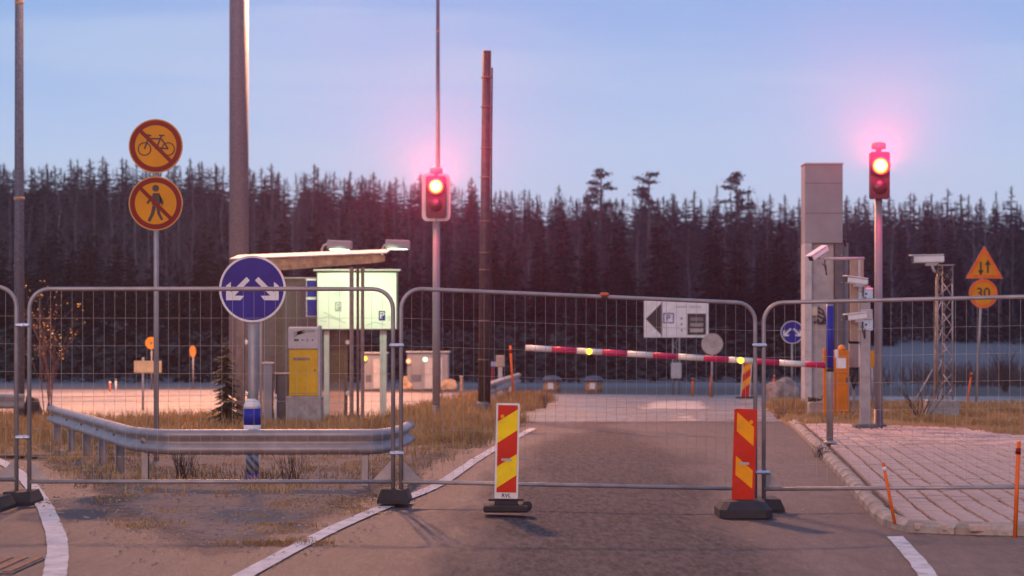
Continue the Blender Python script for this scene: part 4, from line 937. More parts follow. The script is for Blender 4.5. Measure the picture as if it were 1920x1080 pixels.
# ------------------------------------------------------------------ barrier, cabinets, pillar, cameras
BD = 45.0; sb_ = S(BD)
bg_ = thing('barrier_gate', 'orange barrier cabinet with a long white and red striped boom across the lane', 'barrier', (PX(1577, BD), BD, .06))
def gx(x): return (x - 1577) / sb_
def gzz(y): return CAMH - (y - HOR) / sb_ - .06
cb = MB().box((0, .1, gzz(657) / 2), (.31, .36, gzz(657)), ch=.02).build('cabinet', orange, bg_)
MB().lathe([(.08, 0), (.08, .05), (.03, .11)], (.03, .1, gzz(657)), 14).build('warning_lamp', M('amber_lens', (.7, .2, .02), .3), cb)
MB().box((-.01, -.085, gzz(681)), (.19, .008, .20)).build('paper_notice', whitepl, cb); MB().box((-.10, -.085, gzz(663)), (.07, .008, .16)).build('paper_notice', whitepl, cb)
MB().box((gx(1546.5), -.05, gzz(719) - .0), (.07, .12, (785 - 654) / sb_), ch=.01).build('boom_bracket', orange, bg_)
MB().box((0, .1, .0), (.42, .46, .06)).build('base_plate', darkgrey, bg_)
for zz, hh_ in ((.12, .008), (gzz(700), .008)): MB().box((0, -.083, zz), (.25, .008, hh_)).build('door_seam', darkgrey, cb)
for xx in (-.125, .125): MB().box((xx, -.083, (.12 + gzz(700)) / 2), (.008, .008, gzz(700) - .13)).build('door_seam', darkgrey, cb)
MB().box((.10, -.09, .75), (.03, .02, .10), ch=.006).build('door_handle', darkgrey, cb)
xs = [985] + [1034 + 47.3 * k for k in range(11)] + [1546]
def by(x): return 652 + (x - 985) / (1546 - 985) * 33
boom = MB().cyl((gx(985) - .0, -.12, gzz(by(985))), (gx(1556), -.12, gzz(by(1556))), .05, n=14).build('boom', boomwhite, bg_)
for k in range(len(xs) - 1):
    a_, c_ = xs[k], xs[k + 1]
    MB().cyl((gx(a_), -.12, gzz(by(a_))), (gx(c_), -.12, gzz(by(c_))), .0575, n=18).build('boom_band', boomred if k % 2 else boomwhite, boom)
for x in (1104, 1387):
    MB().lathe([(.05, 0), (.062, .02), (.055, .05), (.02, .07)], (0, 0, 0), 14).build('boom_lamp', LENSYEL, boom, (gx(x), -.175, gzz(by(x)))).rotation_euler = (R(90), 0, 0)
PD = 52.0; sp_ = S(PD)
pl_ = thing('portal_pillar', 'tall boxy grey steel pillar behind the orange barrier cabinet', 'pillar', (PX(1542, PD), PD, 0))
def qx(x): return (x - 1542) / sp_
def qz(y): return CAMH - (y - HOR) / sp_
MB().box((0, .1, (qz(310) + qz(457)) / 2), (.86, .7, qz(310) - qz(457) - .004), ch=.01).build('upper_box', greypaint, pl_)
MB().box((0, .1, qz(310) + .02), (.90, .74, .04), ch=.01).build('cap', palegrey, pl_)
for yy in (345, 401): MB().box((0, -.252, qz(yy)), (.85, .006, .012)).build('panel_seam', darkgrey, pl_)
for yy in (325, 370, 430, 480, 530, 600, 660, 720):
    for xx in (1510, 1575): MB().cyl((qx(xx), -.275, qz(yy)), (qx(xx), -.24, qz(yy)), .018, n=6).build('bolt', galv, pl_)
MB().box((qx(1513), .08, qz(457) / 2), (.16, .70, qz(457)), ch=.006).build('left_flange', palegrey, pl_)
MB().box((qx(1541), .16, qz(457) / 2), (.50, .6, qz(457) - .01)).build('recessed_panel', galv, pl_)
MB().box((qx(1571), .12, qz(457) / 2), (.20, .68, qz(457) - .005), ch=.006).build('right_flange', darkgrey, pl_)
MB().box((qx(1523), -.19, qz(584)), (.19, .12, .22), ch=.015).build('junction_box', M('tan_box2', (.42, .36, .28), .6), pl_)
mb = MB()
for k in range(3): mb.tube([(qx(1531) , -.16, qz(576 + k * 8)), (qx(1540 + k * 3), -.22, qz(582 + k * 9)), (qx(1545), -.2, qz(596 + k * 5)), (qx(1536), -.2, qz(607)), (qx(1524 + k * 3), -.2, qz(604 - k * 3))], .018, 6)
mb.build('cable_loop', cable, pl_)
MB().box((qx(1588), .2, qz(455) / 2), (.11, .11, qz(455)), ch=.008).build('side_post', greypaint, pl_)
MB().tube([(qx(1577), -.1, qz(450)), (qx(1582), -.1, qz(453)), (qx(1585), -.05, qz(462))], .022, 6).build('hook_cable', cable, pl_)

def cctv(label, loc, L_, rz, tilt, sc=1.0, short=False):
    t = thing('security_camera', label, 'camera', loc, rz, 'security cameras'); 
    e = MB().box((0, 0, 0), (L_, .12 * sc, .10 * sc), ry=tilt, ch=.018).build('body', whitepl, t)
    m = Matrix.Rotation(tilt, 3, 'Y')
    c = m @ Vector((-.03, 0, .062 * sc)); MB().box(c, (L_ * 1.06, .15 * sc, .016), ry=tilt, ch=.005).build('sunshield', whitepl, t)
    c = m @ Vector((-L_ / 2 - .004, 0, 0)); MB().box(c, (.01, .10 * sc, .08 * sc), ry=tilt).build('front_glass', black, t)
    c = m @ Vector((L_ * .12, 0, -.07 * sc)); MB().box(c, (L_ * .4, .07, .05 * sc), ry=tilt).build('cradle', palegrey, t)
    MB().tube([(L_ * .12, 0, -.08 * sc), (L_ * .2, 0, -.17 * sc), (L_ * .36, .03, -.19 * sc)], .022 * sc, 8).build('knuckle', palegrey, t)
    MB().tube([(L_ * .3, -.02, -.06), (L_ * .25, -.05, -.25), (L_ * .38, -.03, -.36), (L_ * .45, .02, -.2)], .012, 6).build('cable', cable, t)
    return t
CD = 38.8; sc_ = S(CD)
cctv('white security camera tilted downward on the horizontal bracket arm', tuple(P(1535, 475, CD)), .40, R(35), R(-27))
cctv('white security camera at the top of the grey camera post', tuple(P(1606, 527, CD - .15)), .40, R(20), R(6))
cctv('white security camera lower down on the grey camera post', tuple(P(1606, 594, CD - .15)), .36, R(15), R(-6))
cp = thing('camera_post', 'grey square camera post with steel brackets on a dark concrete slab', 'camera post', (PX(1622, CD), CD, .1))
def cx_(x): return (x - 1622) / sc_
def cz_(y): return CAMH - (y - HOR) / sc_ - .1
MB().box((0, 0, cz_(536) / 2), (.165, .165, cz_(536)), ch=.01).build('post', galv, cp)
for y in (551, 609): MB().box((0, -.09, cz_(y)), (.24, .02, .19), ch=.004).build('bracket_plate', steel, cp)
for y in (551, 609): MB().cyl((0, -.115, cz_(y)), (0, -.09, cz_(y)), .02, n=8).build('bolt', black, cp)
for y in (590,): MB().box((cx_(1623), -.10, cz_(y)), (.20, .08, .18), ch=.01).build('junction_box', palegrey, cp)
MB().box((cx_(1614), -.1, cz_(540)), (.1, .05, .12)).build('camera_mount', palegrey, cp)
MB().box((cx_(1608), .1, (cz_(482) + cz_(640)) / 2), (.23, .08, cz_(482) - cz_(640)), ch=.005).build('back_panel', M('tan_panel', (.34, .24, .18), .6), cp); MB().box((cx_(1612), .05, (cz_(487) + cz_(640)) / 2), (.045, .03, cz_(487) - cz_(640))).build('conduit', palegrey, cp)
MB().cyl((cx_(1545), .0, cz_(485)), (cx_(1622), .08, cz_(484)), .024, n=10).build('arm', palegrey, cp)
MB().box((0, 0, -.01), (.38, .45, .13), ch=.02).build('footing', concdark, cp)
t = thing('service_cabinet', 'small brown-grey electrical cabinet with hanging cables beside the orange barrier cabinet', 'cabinet', (PX(1602, 46), 46, .05)); k = S(46)
MB().box((0, 0, CAMH - (667 - HOR) / k - .05), (.22, .2, .48), ch=.01).build('housing', M('brown_grey_paint', (.26, .2, .19), .5), t); MB().box((.09, -.105, CAMH - (667 - HOR) / k - .05), (.04, .01, .44)).build('label_strip', whitepl, t); MB().box((0, .05, .5), (.05, .05, 1.0)).build('leg', galv, t)
mb = MB()
for j in range(4): mb.tube([(-.02 + j * .03, -.05, 1.05), (-.09 + j * .02, -.09, .75), (-.03, -.1, .55 + j * .03), (.06 - j * .01, -.09, .75), (.07, -.05, 1.05)], .016, 6)
mb.build('cable_loop', cable, t)
t = thing('concrete_block', 'small pale concrete block with black cables left of the orange barrier cabinet', 'concrete block', (PX(1529, 45.5), 45.5, .08)); MB().box((0, 0, .13), (.30, .3, .30), ch=.02).build('block', concrete, t)
mb = MB()
for j in range(3): mb.tube([(-.14 + j * .02, -.1, .30), (-.17 + j * .05, -.16, .38), (-.05, -.17, .30 + j * .03), (.10, -.14, .33), (.13, -.1, .42)], .014, 6)
mb.build('cable', cable, t)
BP = 1.4 * FPX / (830 - HOR); t = thing('blue_sleeved_post', 'grey steel post with a bright blue upper sleeve at the paving edge', 'post', (PX(1556, BP), BP, .09))
k = S(BP); MB().tube([(0, 0, -.05), (0, 0, 2.06)], .05, 16).build('post', galv, t); MB().lathe([(.054, 1.09), (.054, 1.97)], (0, 0, 0), 16).build('blue_sleeve', bluepl, t); MB().lathe([(.056, 1.03), (.057, 1.09)], (0, 0, 0), 16).build('black_band', black, t); MB().lathe([(.05, 2.0), (.055, 2.02), (.055, 2.05), (.03, 2.07)], (0, 0, 0), 14).build('cap', darkgrey, t); MB().lathe([(.10, 0), (.10, .02), (.06, .04)], (0, 0, 0), 12).build('base_plate', galv, t)

# lattice tower with camera
LD = 44.5; sl_ = S(LD)
lt = thing('lattice_tower', 'slim steel lattice tower on a concrete block with a bare shrub beside it', 'lattice tower', (PX(1771, LD), LD, .06))
def tx(x): return (x - 1771) / sl_
def tz(y): return CAMH - (y - HOR) / sl_ - .06
MB().box((tx(1766), .1, .17), (.64, .5, .40), ch=.02).build('concrete_base', concrete, lt)
legs = [(tx(1758), 0), (tx(1786), 0), (tx(1772), .25)]
for a_, c_ in legs: MB().cyl((a_, c_, .36), (a_, c_, tz(497)), .017, n=8).build('leg', galv, lt)
br = MB(); zz = tz(757); n_ = 9; hh = (tz(500) - zz) / n_
for (a0, b0), (a1, b1) in ((legs[0], legs[1]), (legs[1], legs[2]), (legs[2], legs[0])):
    for k in range(n_):
        p, q = ((a0, b0), (a1, b1)) if k % 2 else ((a1, b1), (a0, b0))
        br.cyl((*p, zz + k * hh), (*q, zz + (k + 1) * hh), .010, n=6)
br.build('lacing', galv, lt)
MB().box((tx(1771), .08, tz(497)), (.36, .34, .02)).build('top_plate', galv, lt)
MB().cyl((tx(1752), -.03, tz(755)), (tx(1755), -.03, tz(520)), .016, n=8).build('conduit', wood, lt)
MB().cyl((tx(1700), -.4, tz(766)), (tx(1746), -.2, tz(692)), .014, n=6).build('stay', galv, lt)
MB().tube([(tx(1772), -.05, tz(505)), (tx(1782), -.08, tz(515)), (tx(1776), -.09, tz(526)), (tx(1768), -.05, tz(518)), (tx(1774), -.05, tz(507))], .03, 6).build('cable_coil', cable, lt)
cctv('long white security camera on top of the lattice tower', tuple(P(1740, 486, LD - .1)), .62, R(8), R(-1.5), 1.35)
t = thing('small_orange_sign', 'small orange sign on a thin post seen between the two grey posts', 'road sign', (PX(1636, 58), 58, 0)); MB().tube([(0, 0, -.05), (0, 0, 1.2)], .03, 8).build('post', galv, t); MB().box((0, -.04, 1.15), (.14, .02, .42), ch=.005).build('plate', signyel, t)

# ------------------------------------------------------------------ plants
def blades(mb, c, n, h, spread, rnd, lean=.5, wd=.006):
    for _ in range(n):
        a = rnd.uniform(0, 6.283); r = spread * math.sqrt(rnd.random()); x, y = c[0] + r * math.cos(a), c[1] + r * math.sin(a); z = c[2]
        hh = h * rnd.uniform(.5, 1.15); la = rnd.uniform(0, 6.283); lx_, ly_ = math.cos(la) * lean * hh * rnd.random(), math.sin(la) * lean * hh * rnd.random(); pa_ = rnd.uniform(-.9, .9)
        wx, wy = wd * math.cos(pa_), wd * math.sin(pa_)
        mb.add([(x - wx, y - wy, z), (x + wx, y + wy, z), (x + lx_ * .4 + wx * .8, y + ly_ * .4 + wy * .8, z + hh * .6), (x + lx_ * .4 - wx * .8, y + ly_ * .4 - wy * .8, z + hh * .6), (x + lx_, y + ly_, z + hh)], [(0, 1, 2, 3), (3, 2, 4)])
m_grass = M('dry_straw', (.34, .19, .065), .8, 0, .35, 1.5, col2=(.46, .29, .12)); m_grass2 = M('dry_grass_brown', (.20, .13, .06), .8, 0, .35, 2, col2=(.32, .22, .1))
rg = random.Random(21); gr = MB(); tries = 0
def vden(x, y):
    if y < 22.2: return .0
    if y < 28: return .16
    if y < 33: return .45
    return 1.0
while len(gr.v) < 210000 and tries < 40000:
    tries += 1
    y = rg.uniform(20, 66); px = rg.uniform(-120, 1060); x = PX(px, y)
    if not in_verge(x, y) or rg.random() > vden(x, y) * max(.05, .55 + mnoise.noise((x * .5, y * .3, 5)) * 1.1): continue
    blades(gr, (x, y, vz(x, y) - .02), 9, rg.uniform(.10, .26) * (1.25 if 40 < y < 62 and px > 740 else (1.0 if y > 33 else .55)), .14, rg, .7, .006)
for px, py, n_ in ((470, 1020, 60), (540, 1018, 60), (600, 1016, 30), (480, 985, 30), (520, 996, 40), (560, 985, 20), (470, 968, 26), (650, 960, 24), (330, 960, 20)):
    g = G(px, py)
    for _ in range(n_): q = (g.x + rg.gauss(0, .16), g.y + rg.gauss(0, .14)); blades(gr, (q[0], q[1], vz(*q) - .01), 7, rg.uniform(.015, .05), .05, rg, 1.2, .003)
lit = 0
for _ in range(7000):
    y = rg.uniform(17, 30); px = rg.uniform(80, 900); x = PX(px, y)
    if not in_verge(x, y) or mnoise.noise((x * .9, y * .5, 12)) < .08 + max(0, 22 - y) * .05: continue
    blades(gr, (x, y, vz(x, y) - .004), 4, rg.uniform(.01, .04), .06, rg, 2.2, .004)
tag(gr.build('verge_grass', m_grass, kind='stuff'), 'dry straw grass covering the gravel verge and island', 'grass')
gr = MB(); tries = 0
while len(gr.v) < 90000 and tries < 20000:
    tries += 1
    y = rg.uniform(36, 61); px = rg.uniform(1430, 2050); x = PX(px, y)
    if not in_turf(x, y) or rg.random() > max(.08, .5 + mnoise.noise((x * .5, y * .3, 8)) * 1.1): continue
    blades(gr, (x, y, .09), 9, rg.uniform(.05, .14), .16, rg, .8, .006)
for px, py in ((1500, 768), (1490, 775), (1512, 777), (1478, 770)):
    g = G(px, py, .08)
    for _ in range(14): blades(gr, (g.x + rg.uniform(-.3, .3), g.y + rg.uniform(-.8, .8), .07), 10, .3, .15, rg, .7, .006)
tag(gr.build('turf_grass', m_grass, kind='stuff'), 'short dry grass covering the turf beyond the paving', 'grass')
# small stones on the island
st = MB(); 
for _ in range(5200):
    y = rg.uniform(15.2, 34); px = rg.uniform(40, 1000); x = PX(px, y)
    if not (in_verge(x, y) or (in_verge(x - .4, y + .8) and rg.random() < .5) or (in_verge(x + .35, y + .6) and rg.random() < .5)): continue
    r = rg.uniform(.006, .022); z = vz(x, y) + r * .2
    pts = [(x + r * rg.uniform(.7, 1.2), y, z), (x, y + r * rg.uniform(.7, 1.2), z), (x - r * rg.uniform(.7, 1.2), y, z), (x, y - r * rg.uniform(.7, 1.2), z), (x, y, z + r * rg.uniform(.4, .8))]
    st.add(pts, [(0, 1, 4), (1, 2, 4), (2, 3, 4), (3, 0, 4)])
tag(st.build('loose_gravel', M('gravel_stone', (.27, .20, .17), .9, 0, .4, 4), kind='stuff'), 'loose gravel strewn over the bare island', 'gravel')

def twiggy(mb, p, d, L_, r, depth, rnd, kids=3, spread=.5, droop=0.0, n=4, tips=None):
    pts = [Vector(p)]; q = Vector(p); dd = Vector(d).normalized(); segs_ = 3
    for k in range(segs_):
        dd = (dd + Vector((rnd.uniform(-1, 1), rnd.uniform(-1, 1), rnd.uniform(-.5, 1) * .5 - droop)) * .13).normalized(); q = q + dd * L_ / segs_; pts.append(q.copy())
    mb.tube(pts, [r, r * .8, r * .6, r * .35], n, False, False)
    if tips is not None and depth <= 1: tips += [pts[-1], pts[-2]]
    if depth <= 0: return
    for k in range(kids):
        t_ = .35 + .65 * (k + rnd.random()) / kids; i = min(segs_ - 1, int(t_ * segs_)); c = pts[i].lerp(pts[i + 1], t_ * segs_ - i if t_ < 1 else 1)
        ax = Vector((rnd.uniform(-1, 1), rnd.uniform(-1, 1), rnd.uniform(-.2, .6))); nd = (dd + ax * spread * 1.6).normalized()
        twiggy(mb, c, nd, L_ * rnd.uniform(.45, .7), r * .5, depth - 1, rnd, kids, spread, droop, max(3, n - 1), tips)
m_twig = M('red_brown_twig', (.16, .075, .06), .8, 0, .25, 4); m_twigd = M('dark_twig', (.07, .045, .04), .85, 0, .25, 4)
def shrub(name, label, loc, h, stems, rnd, mat, lean=.35, depth=2, kids=3, leaves=None, cat='shrub', r=.012, spread=.4, nl=60):
    t = thing(name, label, cat, loc); mb = MB(); tips = []
    for k in range(stems):
        a = rnd.uniform(0, 6.283); d = Vector((math.cos(a) * lean * rnd.uniform(.2, 1), math.sin(a) * lean * rnd.uniform(.2, 1), 1)); twiggy(mb, (rnd.uniform(-.08, .08), rnd.uniform(-.08, .08), -.03), d, h * rnd.uniform(.6, .9), r, depth, rnd, kids, spread, 0, 5, tips)
    mb.build('stems', mat, t)
    if leaves:
        lm = MB(); pool = sorted(tips, key=lambda p: -p.z)[:max(6, len(tips))]
        for k in range(nl):
            c = rnd.choice(pool) + Vector((rnd.gauss(0, .04), rnd.gauss(0, .04), rnd.gauss(0, .04))); s0 = rnd.uniform(.015, .032); nrm = Vector((rnd.uniform(-1, 1), rnd.uniform(-1, 1), rnd.uniform(-1, 1))).normalized(); a_ = nrm.orthogonal().normalized() * s0; b_ = nrm.cross(a_) * .7
            lm.add([c - a_, c - b_, c + a_, c + b_], [(0, 1, 2, 3)])
        lm.build('leaves', leaves, t)
    return t
m_yleaf = M('yellow_leaf', (.72, .42, .06), .6, 0, .3, 6)
rs = random.Random(3)
shrub('young_birch', 'young bare birch clump with a few yellow leaves beside the guardrail stub', (PX(92, 45), 45, .04), 2.0, 7, rs, m_twig, .20, 3, 3, m_yleaf, 'tree', .014, .28, 170)
shrub('bare_shrub', 'bare dark shrub with arching stems beside the lattice tower block', (PX(1728, 44), 44, .07), 1.0, 12, rs, m_twigd, .75, 1, 2, None, 'shrub', .011, .4)
shrub('dead_weeds', 'clump of tall dead weed stems under the left half of the long guardrail', (PX(345, 24.6), 24.6, .03), .42, 34, rs, m_twigd, .45, 1, 2, None, 'weeds', .004, .35)
shrub('dead_weeds', 'thin dead weed stems under the guardrail right of the blue bollard', (PX(545, 24.6), 24.6, .03), .40, 22, rs, m_twigd, .5, 1, 2, None, 'weeds', .004, .35)
shrub('dead_weeds', 'small tangle of dead weeds at the kerb below the blue-sleeved post', (G(1537, 858).x, G(1537, 858).y, .03), .20, 22, rs, m_twigd, .9, 1, 3, None, 'weeds', .004, .5)
shrub('dead_weeds', 'dry weed tangle on the road edge in front of the granite boulder', (G(1462, 786).x, G(1462, 786).y, .03), .28, 16, rs, m_twig, .9, 1, 3, None, 'weeds', .007, .5)
shrub('dead_weeds', 'reddish dry weeds at the end of the grass beyond the dark column', (G(1018, 766).x, G(1018, 766).y, .04), .36, 24, rs, m_twig, .7, 1, 3, None, 'weeds', .008, .5)
shrub('bare_shrub', 'low dark bush in front of the frosty field right of the lattice tower', (PX(1885, 74), 74, 0), 1.25, 26, rs, m_twigd, .6, 2, 3, None, 'shrub', .014, .5)

# conifers
def spruce_parts(seed, H=10.0, Rm=1.9, whorls=34, per=9, sparse=0.0, seg_tw=5):
    rnd = random.Random(seed); cr_ = MB(); tk = MB()
    tk.tube([(0, 0, -.3), (0, 0, H * .5), (0, 0, H * .97)], [H * .014, H * .009, H * .002], 6); cr_.tube([(0, 0, H * .93), (0, 0, H * 1.005)], [H * .006, H * .0015], 4, False, False)
    for w_ in range(whorls):
        t_ = 1 - (1 - w_ / whorls) ** 1.12; t_ = max(0, min(.985, t_)); z = H * (.05 + .95 * t_)
        rad = Rm * ((1 - t_) ** .78 * .98 + .014) * rnd.uniform(.82, 1.12)
        for k in range(per if t_ < .8 else max(4, per - 3)):
            if rnd.random() < sparse: continue
            a = 6.283 * (k + rnd.random() * .8) / per + w_ * 1.1; L_ = rad * rnd.uniform(.65, 1.22); dr = (-.18 - .28 * (1 - t_) + rnd.uniform(-.2, .2)) if t_ < .8 else rnd.uniform(-.25, .6)
            d = Vector((math.cos(a), math.sin(a), 0)); side = Vector((-math.sin(a), math.cos(a), 0)); p0 = Vector((0, 0, min(H * .985, z + rnd.uniform(-.7, .7) * H / whorls))); p1 = p0 + d * L_ * .55 + Vector((0, 0, dr * L_ * .55)); p2 = p0 + d * L_ + Vector((0, 0, dr * L_ * .8))
            tf = max(.42, min(1.0, (1 - t_) * 4.0)); wd = (L_ * .09 + .005 * H) * tf
            cr_.add([p0 - side * wd, p0 + side * wd, p1 + side * wd, p1 - side * wd, p2], [(0, 1, 2, 3), (3, 2, 4)])
            for q in range(seg_tw):
                f = .25 + .7 * q / seg_tw + rnd.uniform(-.05, .05); b_ = p0.lerp(p1, f / .55) if f < .55 else p1.lerp(p2, (f - .55) / .45); tl_ = L_ * (.42 - .28 * f) * rnd.uniform(.7, 1.3) + .005 * H * tf
                for s_ in (-1, 1):
                    e_ = b_ + side * s_ * tl_ + d * tl_ * .55 + Vector((0, 0, -tl_ * rnd.uniform(.15, .75))); wv = d * (.009 * H + .16 * tl_) * tf
                    cr_.add([b_ - wv, b_ + wv, e_], [(0, 1, 2)])
    return tk, cr_
m_spr = M('spruce_needles', (.010, .012, .009), .85, 0, .35, .9, col2=(.020, .022, .015), spec=.2)
m_spr2 = M('far_spruce_needles', (.024, .027, .025), .85, 0, .35, .9, col2=(.040, .043, .038), spec=.2)  # paler than the front needles: distance haze put into the colour
m_trunk = M('spruce_trunk', (.07, .055, .05), .9, 0, .3, 3)
m_barebark = M('grey_bark', (.10, .085, .092), .9, 0, .35, 2)
m_bareb2 = M('pale_bark', (.14, .12, .12), .9, 0, .35, 2)
sprs = []
for k in range(5):
    tk, cr_ = spruce_parts(100 + k, 10, (2.0, 2.3, 1.8, 2.5, 2.0)[k], 34 + 2 * (k % 3), 9, .05 * (k % 3))
    sprs.append((tk.mesh('trunk', m_trunk), cr_.mesh('crown', m_spr)))
farspr = []
for k in range(4):
    tk, cr_ = spruce_parts(200 + k, 10, (1.5, 1.8, 1.35, 2.0)[k], 34, 8, .08, 5)
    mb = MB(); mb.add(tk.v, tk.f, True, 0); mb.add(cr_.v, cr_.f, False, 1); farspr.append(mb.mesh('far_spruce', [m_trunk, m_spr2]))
bares = []
for k in range(4):
    rnd = random.Random(300 + k); mb = MB(); H = 10.0
    pts = [Vector((rnd.gauss(0, .022) * i, rnd.gauss(0, .022) * i, H * i / 6 - (.3 if i == 0 else 0))) for i in range(7)]
    mb.tube(pts, [.075 * (1 - i / 7.2) + .012 for i in range(7)], 6, False, True)
    tw = MB()
    for j in range(30):
        t_ = .22 + .76 * j / 30; i = min(5, int(t_ * 6)); c = pts[i].lerp(pts[i + 1], t_ * 6 - i); a = rnd.uniform(0, 6.283); up = rnd.uniform(.7, 1.5)
        twiggy(tw, c, (math.cos(a), math.sin(a), up), H * .24 * (1.25 - t_) * rnd.uniform(.6, 1.1), .028 * (1.2 - t_), 2, rnd, 3, .35, -.05, 3)
    bares.append((mb.mesh('trunk', m_bareb2 if k % 2 else m_barebark), tw.mesh('twigs', m_barebark)))
# pines with clumped tops
def pine_parts(seed, H=10.0):
    rnd = random.Random(seed); tk = MB(); tk.tube([(0, 0, -.3), (.1, 0, H * .5), (0, .05, H * .95)], [.17, .12, .04], 7); cr_ = MB()
    for j in range(20):
        z = H * (.62 + .36 * j / 20) + rnd.uniform(-.1, .1); t_ = j / 20; Lr = (2.0 - 1.1 * t_) * rnd.uniform(.35, 1.15); a = rnd.uniform(0, 6.283); e = Vector((math.cos(a) * Lr, math.sin(a) * Lr, z + Lr * rnd.uniform(-.05, .35)))
        tk.tube([(0, 0, z - .1), e * .6 + Vector((0, 0, z)) * .4, e], [.045, .03, .01], 4, False)
        for q in range(70):
            f = rnd.uniform(.35, 1.05); c = Vector((0, 0, z)).lerp(e, f) + Vector((rnd.gauss(0, .22), rnd.gauss(0, .22), rnd.gauss(0, .07))); s0 = rnd.uniform(.06, .15)
            nrm = Vector((rnd.uniform(-1, 1), rnd.uniform(-1, 1), rnd.uniform(-.2, 1))).normalized(); a_ = nrm.orthogonal().normalized() * s0; b_ = nrm.cross(a_)
            cr_.add([c - a_ - b_ * .3, c + a_ * .2 - b_, c + a_ + b_ * .4], [(0, 1, 2)])
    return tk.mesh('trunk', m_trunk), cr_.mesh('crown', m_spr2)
pines = [pine_parts(400 + k) for k in range(3)]

def topline(x):
    pts = [(-500, 300), (0, 300), (200, 296), (400, 300), (560, 312), (700, 322), (850, 335), (1000, 352), (1300, 362), (1500, 368), (1700, 362), (1920, 366), (2500, 370)]
    for (a, b), (c, d) in zip(pts, pts[1:]):
        if a <= x <= c: return b + (d - b) * (x - a) / (c - a)
    return 320
rf = random.Random(77)
def place(kind, x, d, topy, label, group, name, parts=True, wk=1.0):
    X = PX(x, d); z0 = hill(X, d) - .05; H = CAMH - (topy - HOR) / S(d) - z0
    if H < 2.2: return
    sc = H / 10.0; sw = sc * wk; rz = rf.uniform(0, 6.283)
    if parts:
        t = thing(name, label, 'tree', (X, d, z0), rz, group); t.scale = (sw, sw, sc)
        put('trunk', kind[0], t); put('twigs' if kind in bares else 'crown', kind[1], t)
    else:
        tag(put(name, kind, None, (X, d, z0), (0, 0, rz), (sw, sw, sc)), label, 'tree', group)
LF = 'dark spruce in the front edge of the forest beyond the roads'; LB = 'hazy spruce standing at the back of the forest on the rise'
LD_ = 'bare grey leafless tree standing among the spruces of the forest'
x = -330
while x < 2250:                                     # front edge
    right = x > 1585
    for row, (d, yt, sp) in enumerate(((rf.uniform(116, 130), (478 if x < 900 else 450), 40), (rf.uniform(136, 150), (438 if x < 900 else 425), 40))):
        if right: d += 62
        if rf.random() < (.85 if not right else .32): place(sprs[rf.randrange(5)], x + rf.uniform(-14, 14), d, yt + rf.uniform(-55, sp), LF, 'spruces at the forest edge', 'spruce_tree', True, rf.uniform(.85, 1.15))
    x += rf.uniform(30, 52)
x = -330
while x < 2250:                                     # mid belt: bare trees and taller spruces
    right = x > 1560
    d = rf.uniform(160, 200) + (20 if right else 0)
    place(bares[rf.randrange(4)], x, d, topline(x) + rf.uniform(18, 90), LD_, 'bare trees in the forest', 'bare_tree', True, rf.uniform(.8, 1.1))
    if rf.random() < (.42 if not right else .2): place(sprs[rf.randrange(5)], x + rf.uniform(-15, 15), rf.uniform(165, 205), topline(x) + rf.uniform(45, 130), LF, 'spruces at the forest edge', 'spruce_tree', True, rf.uniform(.75, 1.0))
    x += rf.uniform(22, 36)
x = -330
while x < 2250:                                     # back ranks
    for d0, up in ((rf.uniform(215, 250), 28), (rf.uniform(262, 300), 8), (rf.uniform(262, 300), 10)):
        if rf.random() < .25: place(bares[rf.randrange(4)], x + rf.uniform(-10, 10), d0, topline(x) + rf.uniform(0, 34), LD_, 'bare trees in the forest', 'bare_tree', True, .9)
        place(farspr[rf.randrange(4)], x + rf.uniform(-14, 14), d0, topline(x) + up + rf.gauss(0, 9) - (12 if rf.random() < .12 else 0), LB, 'spruces on the rise behind', 'far_spruce', False, rf.uniform(1.15, 1.9))
    x += rf.uniform(24, 33)
for k, (x, y, lab) in enumerate(((1127, 312, 'tall pine with layered crown standing above the forest line, left of the flat-topped one'), (1217, 319, 'flat-topped tall pine standing above the forest line beside the layered pine'), (1381, 318, 'lone slender pine standing above the forest line beside the grey pillar'))):
    place(pines[k], x, 262, y, lab, 'tall pines above the forest line', 'pine_tree', True, .8)
fw = MB(); bases = []
for k in range(3):
    tk, cr_ = spruce_parts(600 + k, 10, (1.9, 1.6, 2.2)[k], 20, 6, .06, 3); bases.append(cr_)
for _ in range(520):
    x = rf.uniform(-360, 2280); d = rf.uniform(302, 345); X = PX(x, d); z0 = hill(X, d) - .05; top = topline(x) + 12 + abs(rf.gauss(0, 9)); H = CAMH - (top - HOR) / S(d) - z0
    sc = H / 10; sw = sc * rf.uniform(.8, 1.2); a = rf.uniform(0, 6.283); ca, sa = math.cos(a) * sw, math.sin(a) * sw; b = bases[rf.randrange(3)]
    fw.add([(X + p[0] * ca - p[1] * sa, d + p[0] * sa + p[1] * ca, z0 + p[2] * sc) for p in b.v], b.f)
tag(fw.build('far_forest', m_spr2, kind='stuff'), 'far spruce forest closing the skyline on the rise', 'forest')
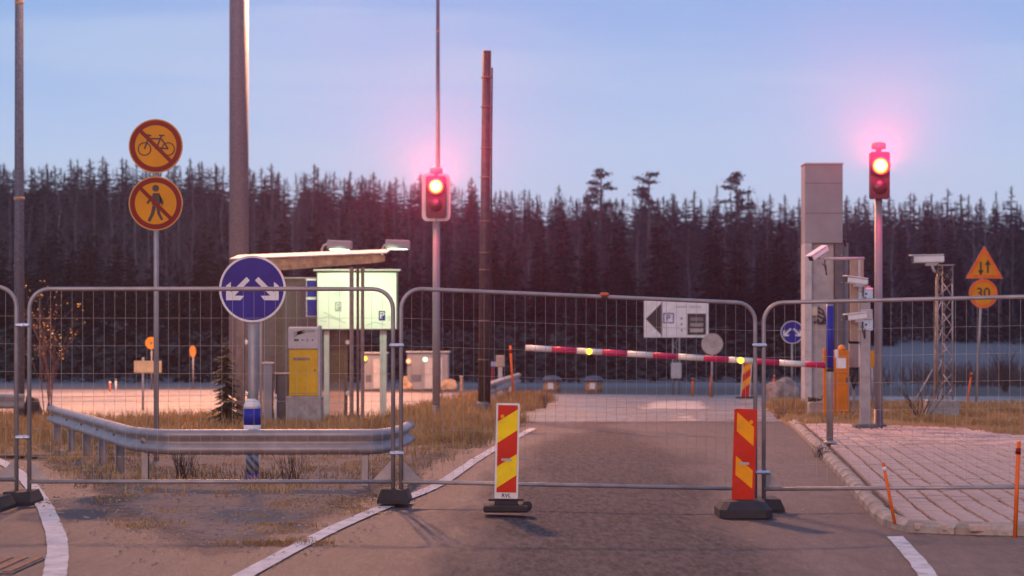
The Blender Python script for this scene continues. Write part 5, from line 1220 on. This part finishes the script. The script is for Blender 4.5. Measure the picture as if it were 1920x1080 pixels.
# dark low growth that closes the forest foot
us = MB(); ru = random.Random(9)
for _ in range(5200):
    px = ru.uniform(-330, 2250); d = ru.uniform(93, 150) if px < 1585 else ru.uniform(176, 214); X = PX(px, d); z = hill(X, d); h = ru.uniform(.4, 2.6); r = ru.uniform(.3, .8)
    for q in range(7):
        a = ru.uniform(0, 6.283); c = Vector((X + ru.gauss(0, r), d + ru.gauss(0, r), z + ru.random() * h)); n1 = Vector((math.cos(a), math.sin(a), ru.uniform(-.3, .6))) * ru.uniform(.15, .4); n2 = Vector((-math.sin(a), math.cos(a), ru.uniform(-.2, .9))) * ru.uniform(.1, .3)
        us.add([c - n1, c + n2, c + n1 * .8 - n2 * .6], [(0, 1, 2)])
tag(us.build('forest_undergrowth', M('undergrowth', (.035, .03, .026), .9, 0, .4, .8, spec=.2), kind='stuff'), 'dark undergrowth at the foot of the forest', 'undergrowth')
# brown brush in front of the frosty field
us = MB()
for _ in range(2600):
    px = ru.uniform(1600, 2000); d = ru.uniform(82, 108); X = PX(px, d)
    if ru.random() > .5 + mnoise.noise((X * .16, d * .05, 1)) * 1.3: continue
    us.tube([(X, d, -.05), (X + ru.gauss(0, .15), d, ru.uniform(.25, .9))], [.02, .006], 3, False, False)
tag(us.build('field_brush', m_twigd, kind='stuff'), 'low brown brush growing at the edge of the frosty field', 'brush')
# small pine by the shelter
m_yp = M('young_pine_needles', (.075, .075, .03), .8, 0, .35, 4, col2=(.14, .115, .05))
tk, cr_ = spruce_parts(555, 1.62, .46, 26, 8, .3, 9)
t = thing('young_conifer', 'small sparse young conifer beside the shelter post and tall mast', 'tree', (PX(424, 40.8), 40.8, .03)); tk.build('trunk', bark, t); cr_.build('crown', m_yp, t)

# ------------------------------------------------------------------ haze
me = MB().box((0, 290, 19), (1300, 760, 42)).mesh('haze', M('tmp', (1, 1, 1))); me.materials.clear()
vm = bpy.data.materials.new('evening_haze'); vm.use_nodes = True; tt = vm.node_tree; tt.nodes.clear()
pv = N(tt, 'ShaderNodeVolumePrincipled'); pv.inputs['Color'].default_value = (.86, .78, .95, 1); pv.inputs['Density'].default_value = .00038; pv.inputs['Anisotropy'].default_value = .82
oo = N(tt, 'ShaderNodeOutputMaterial'); tt.links.new(pv.outputs[0], oo.inputs['Volume']); me.materials.append(vm)
ho = put('haze', me); tag(ho, 'thin bluish evening haze lying over the whole place', 'haze', kind='stuff')
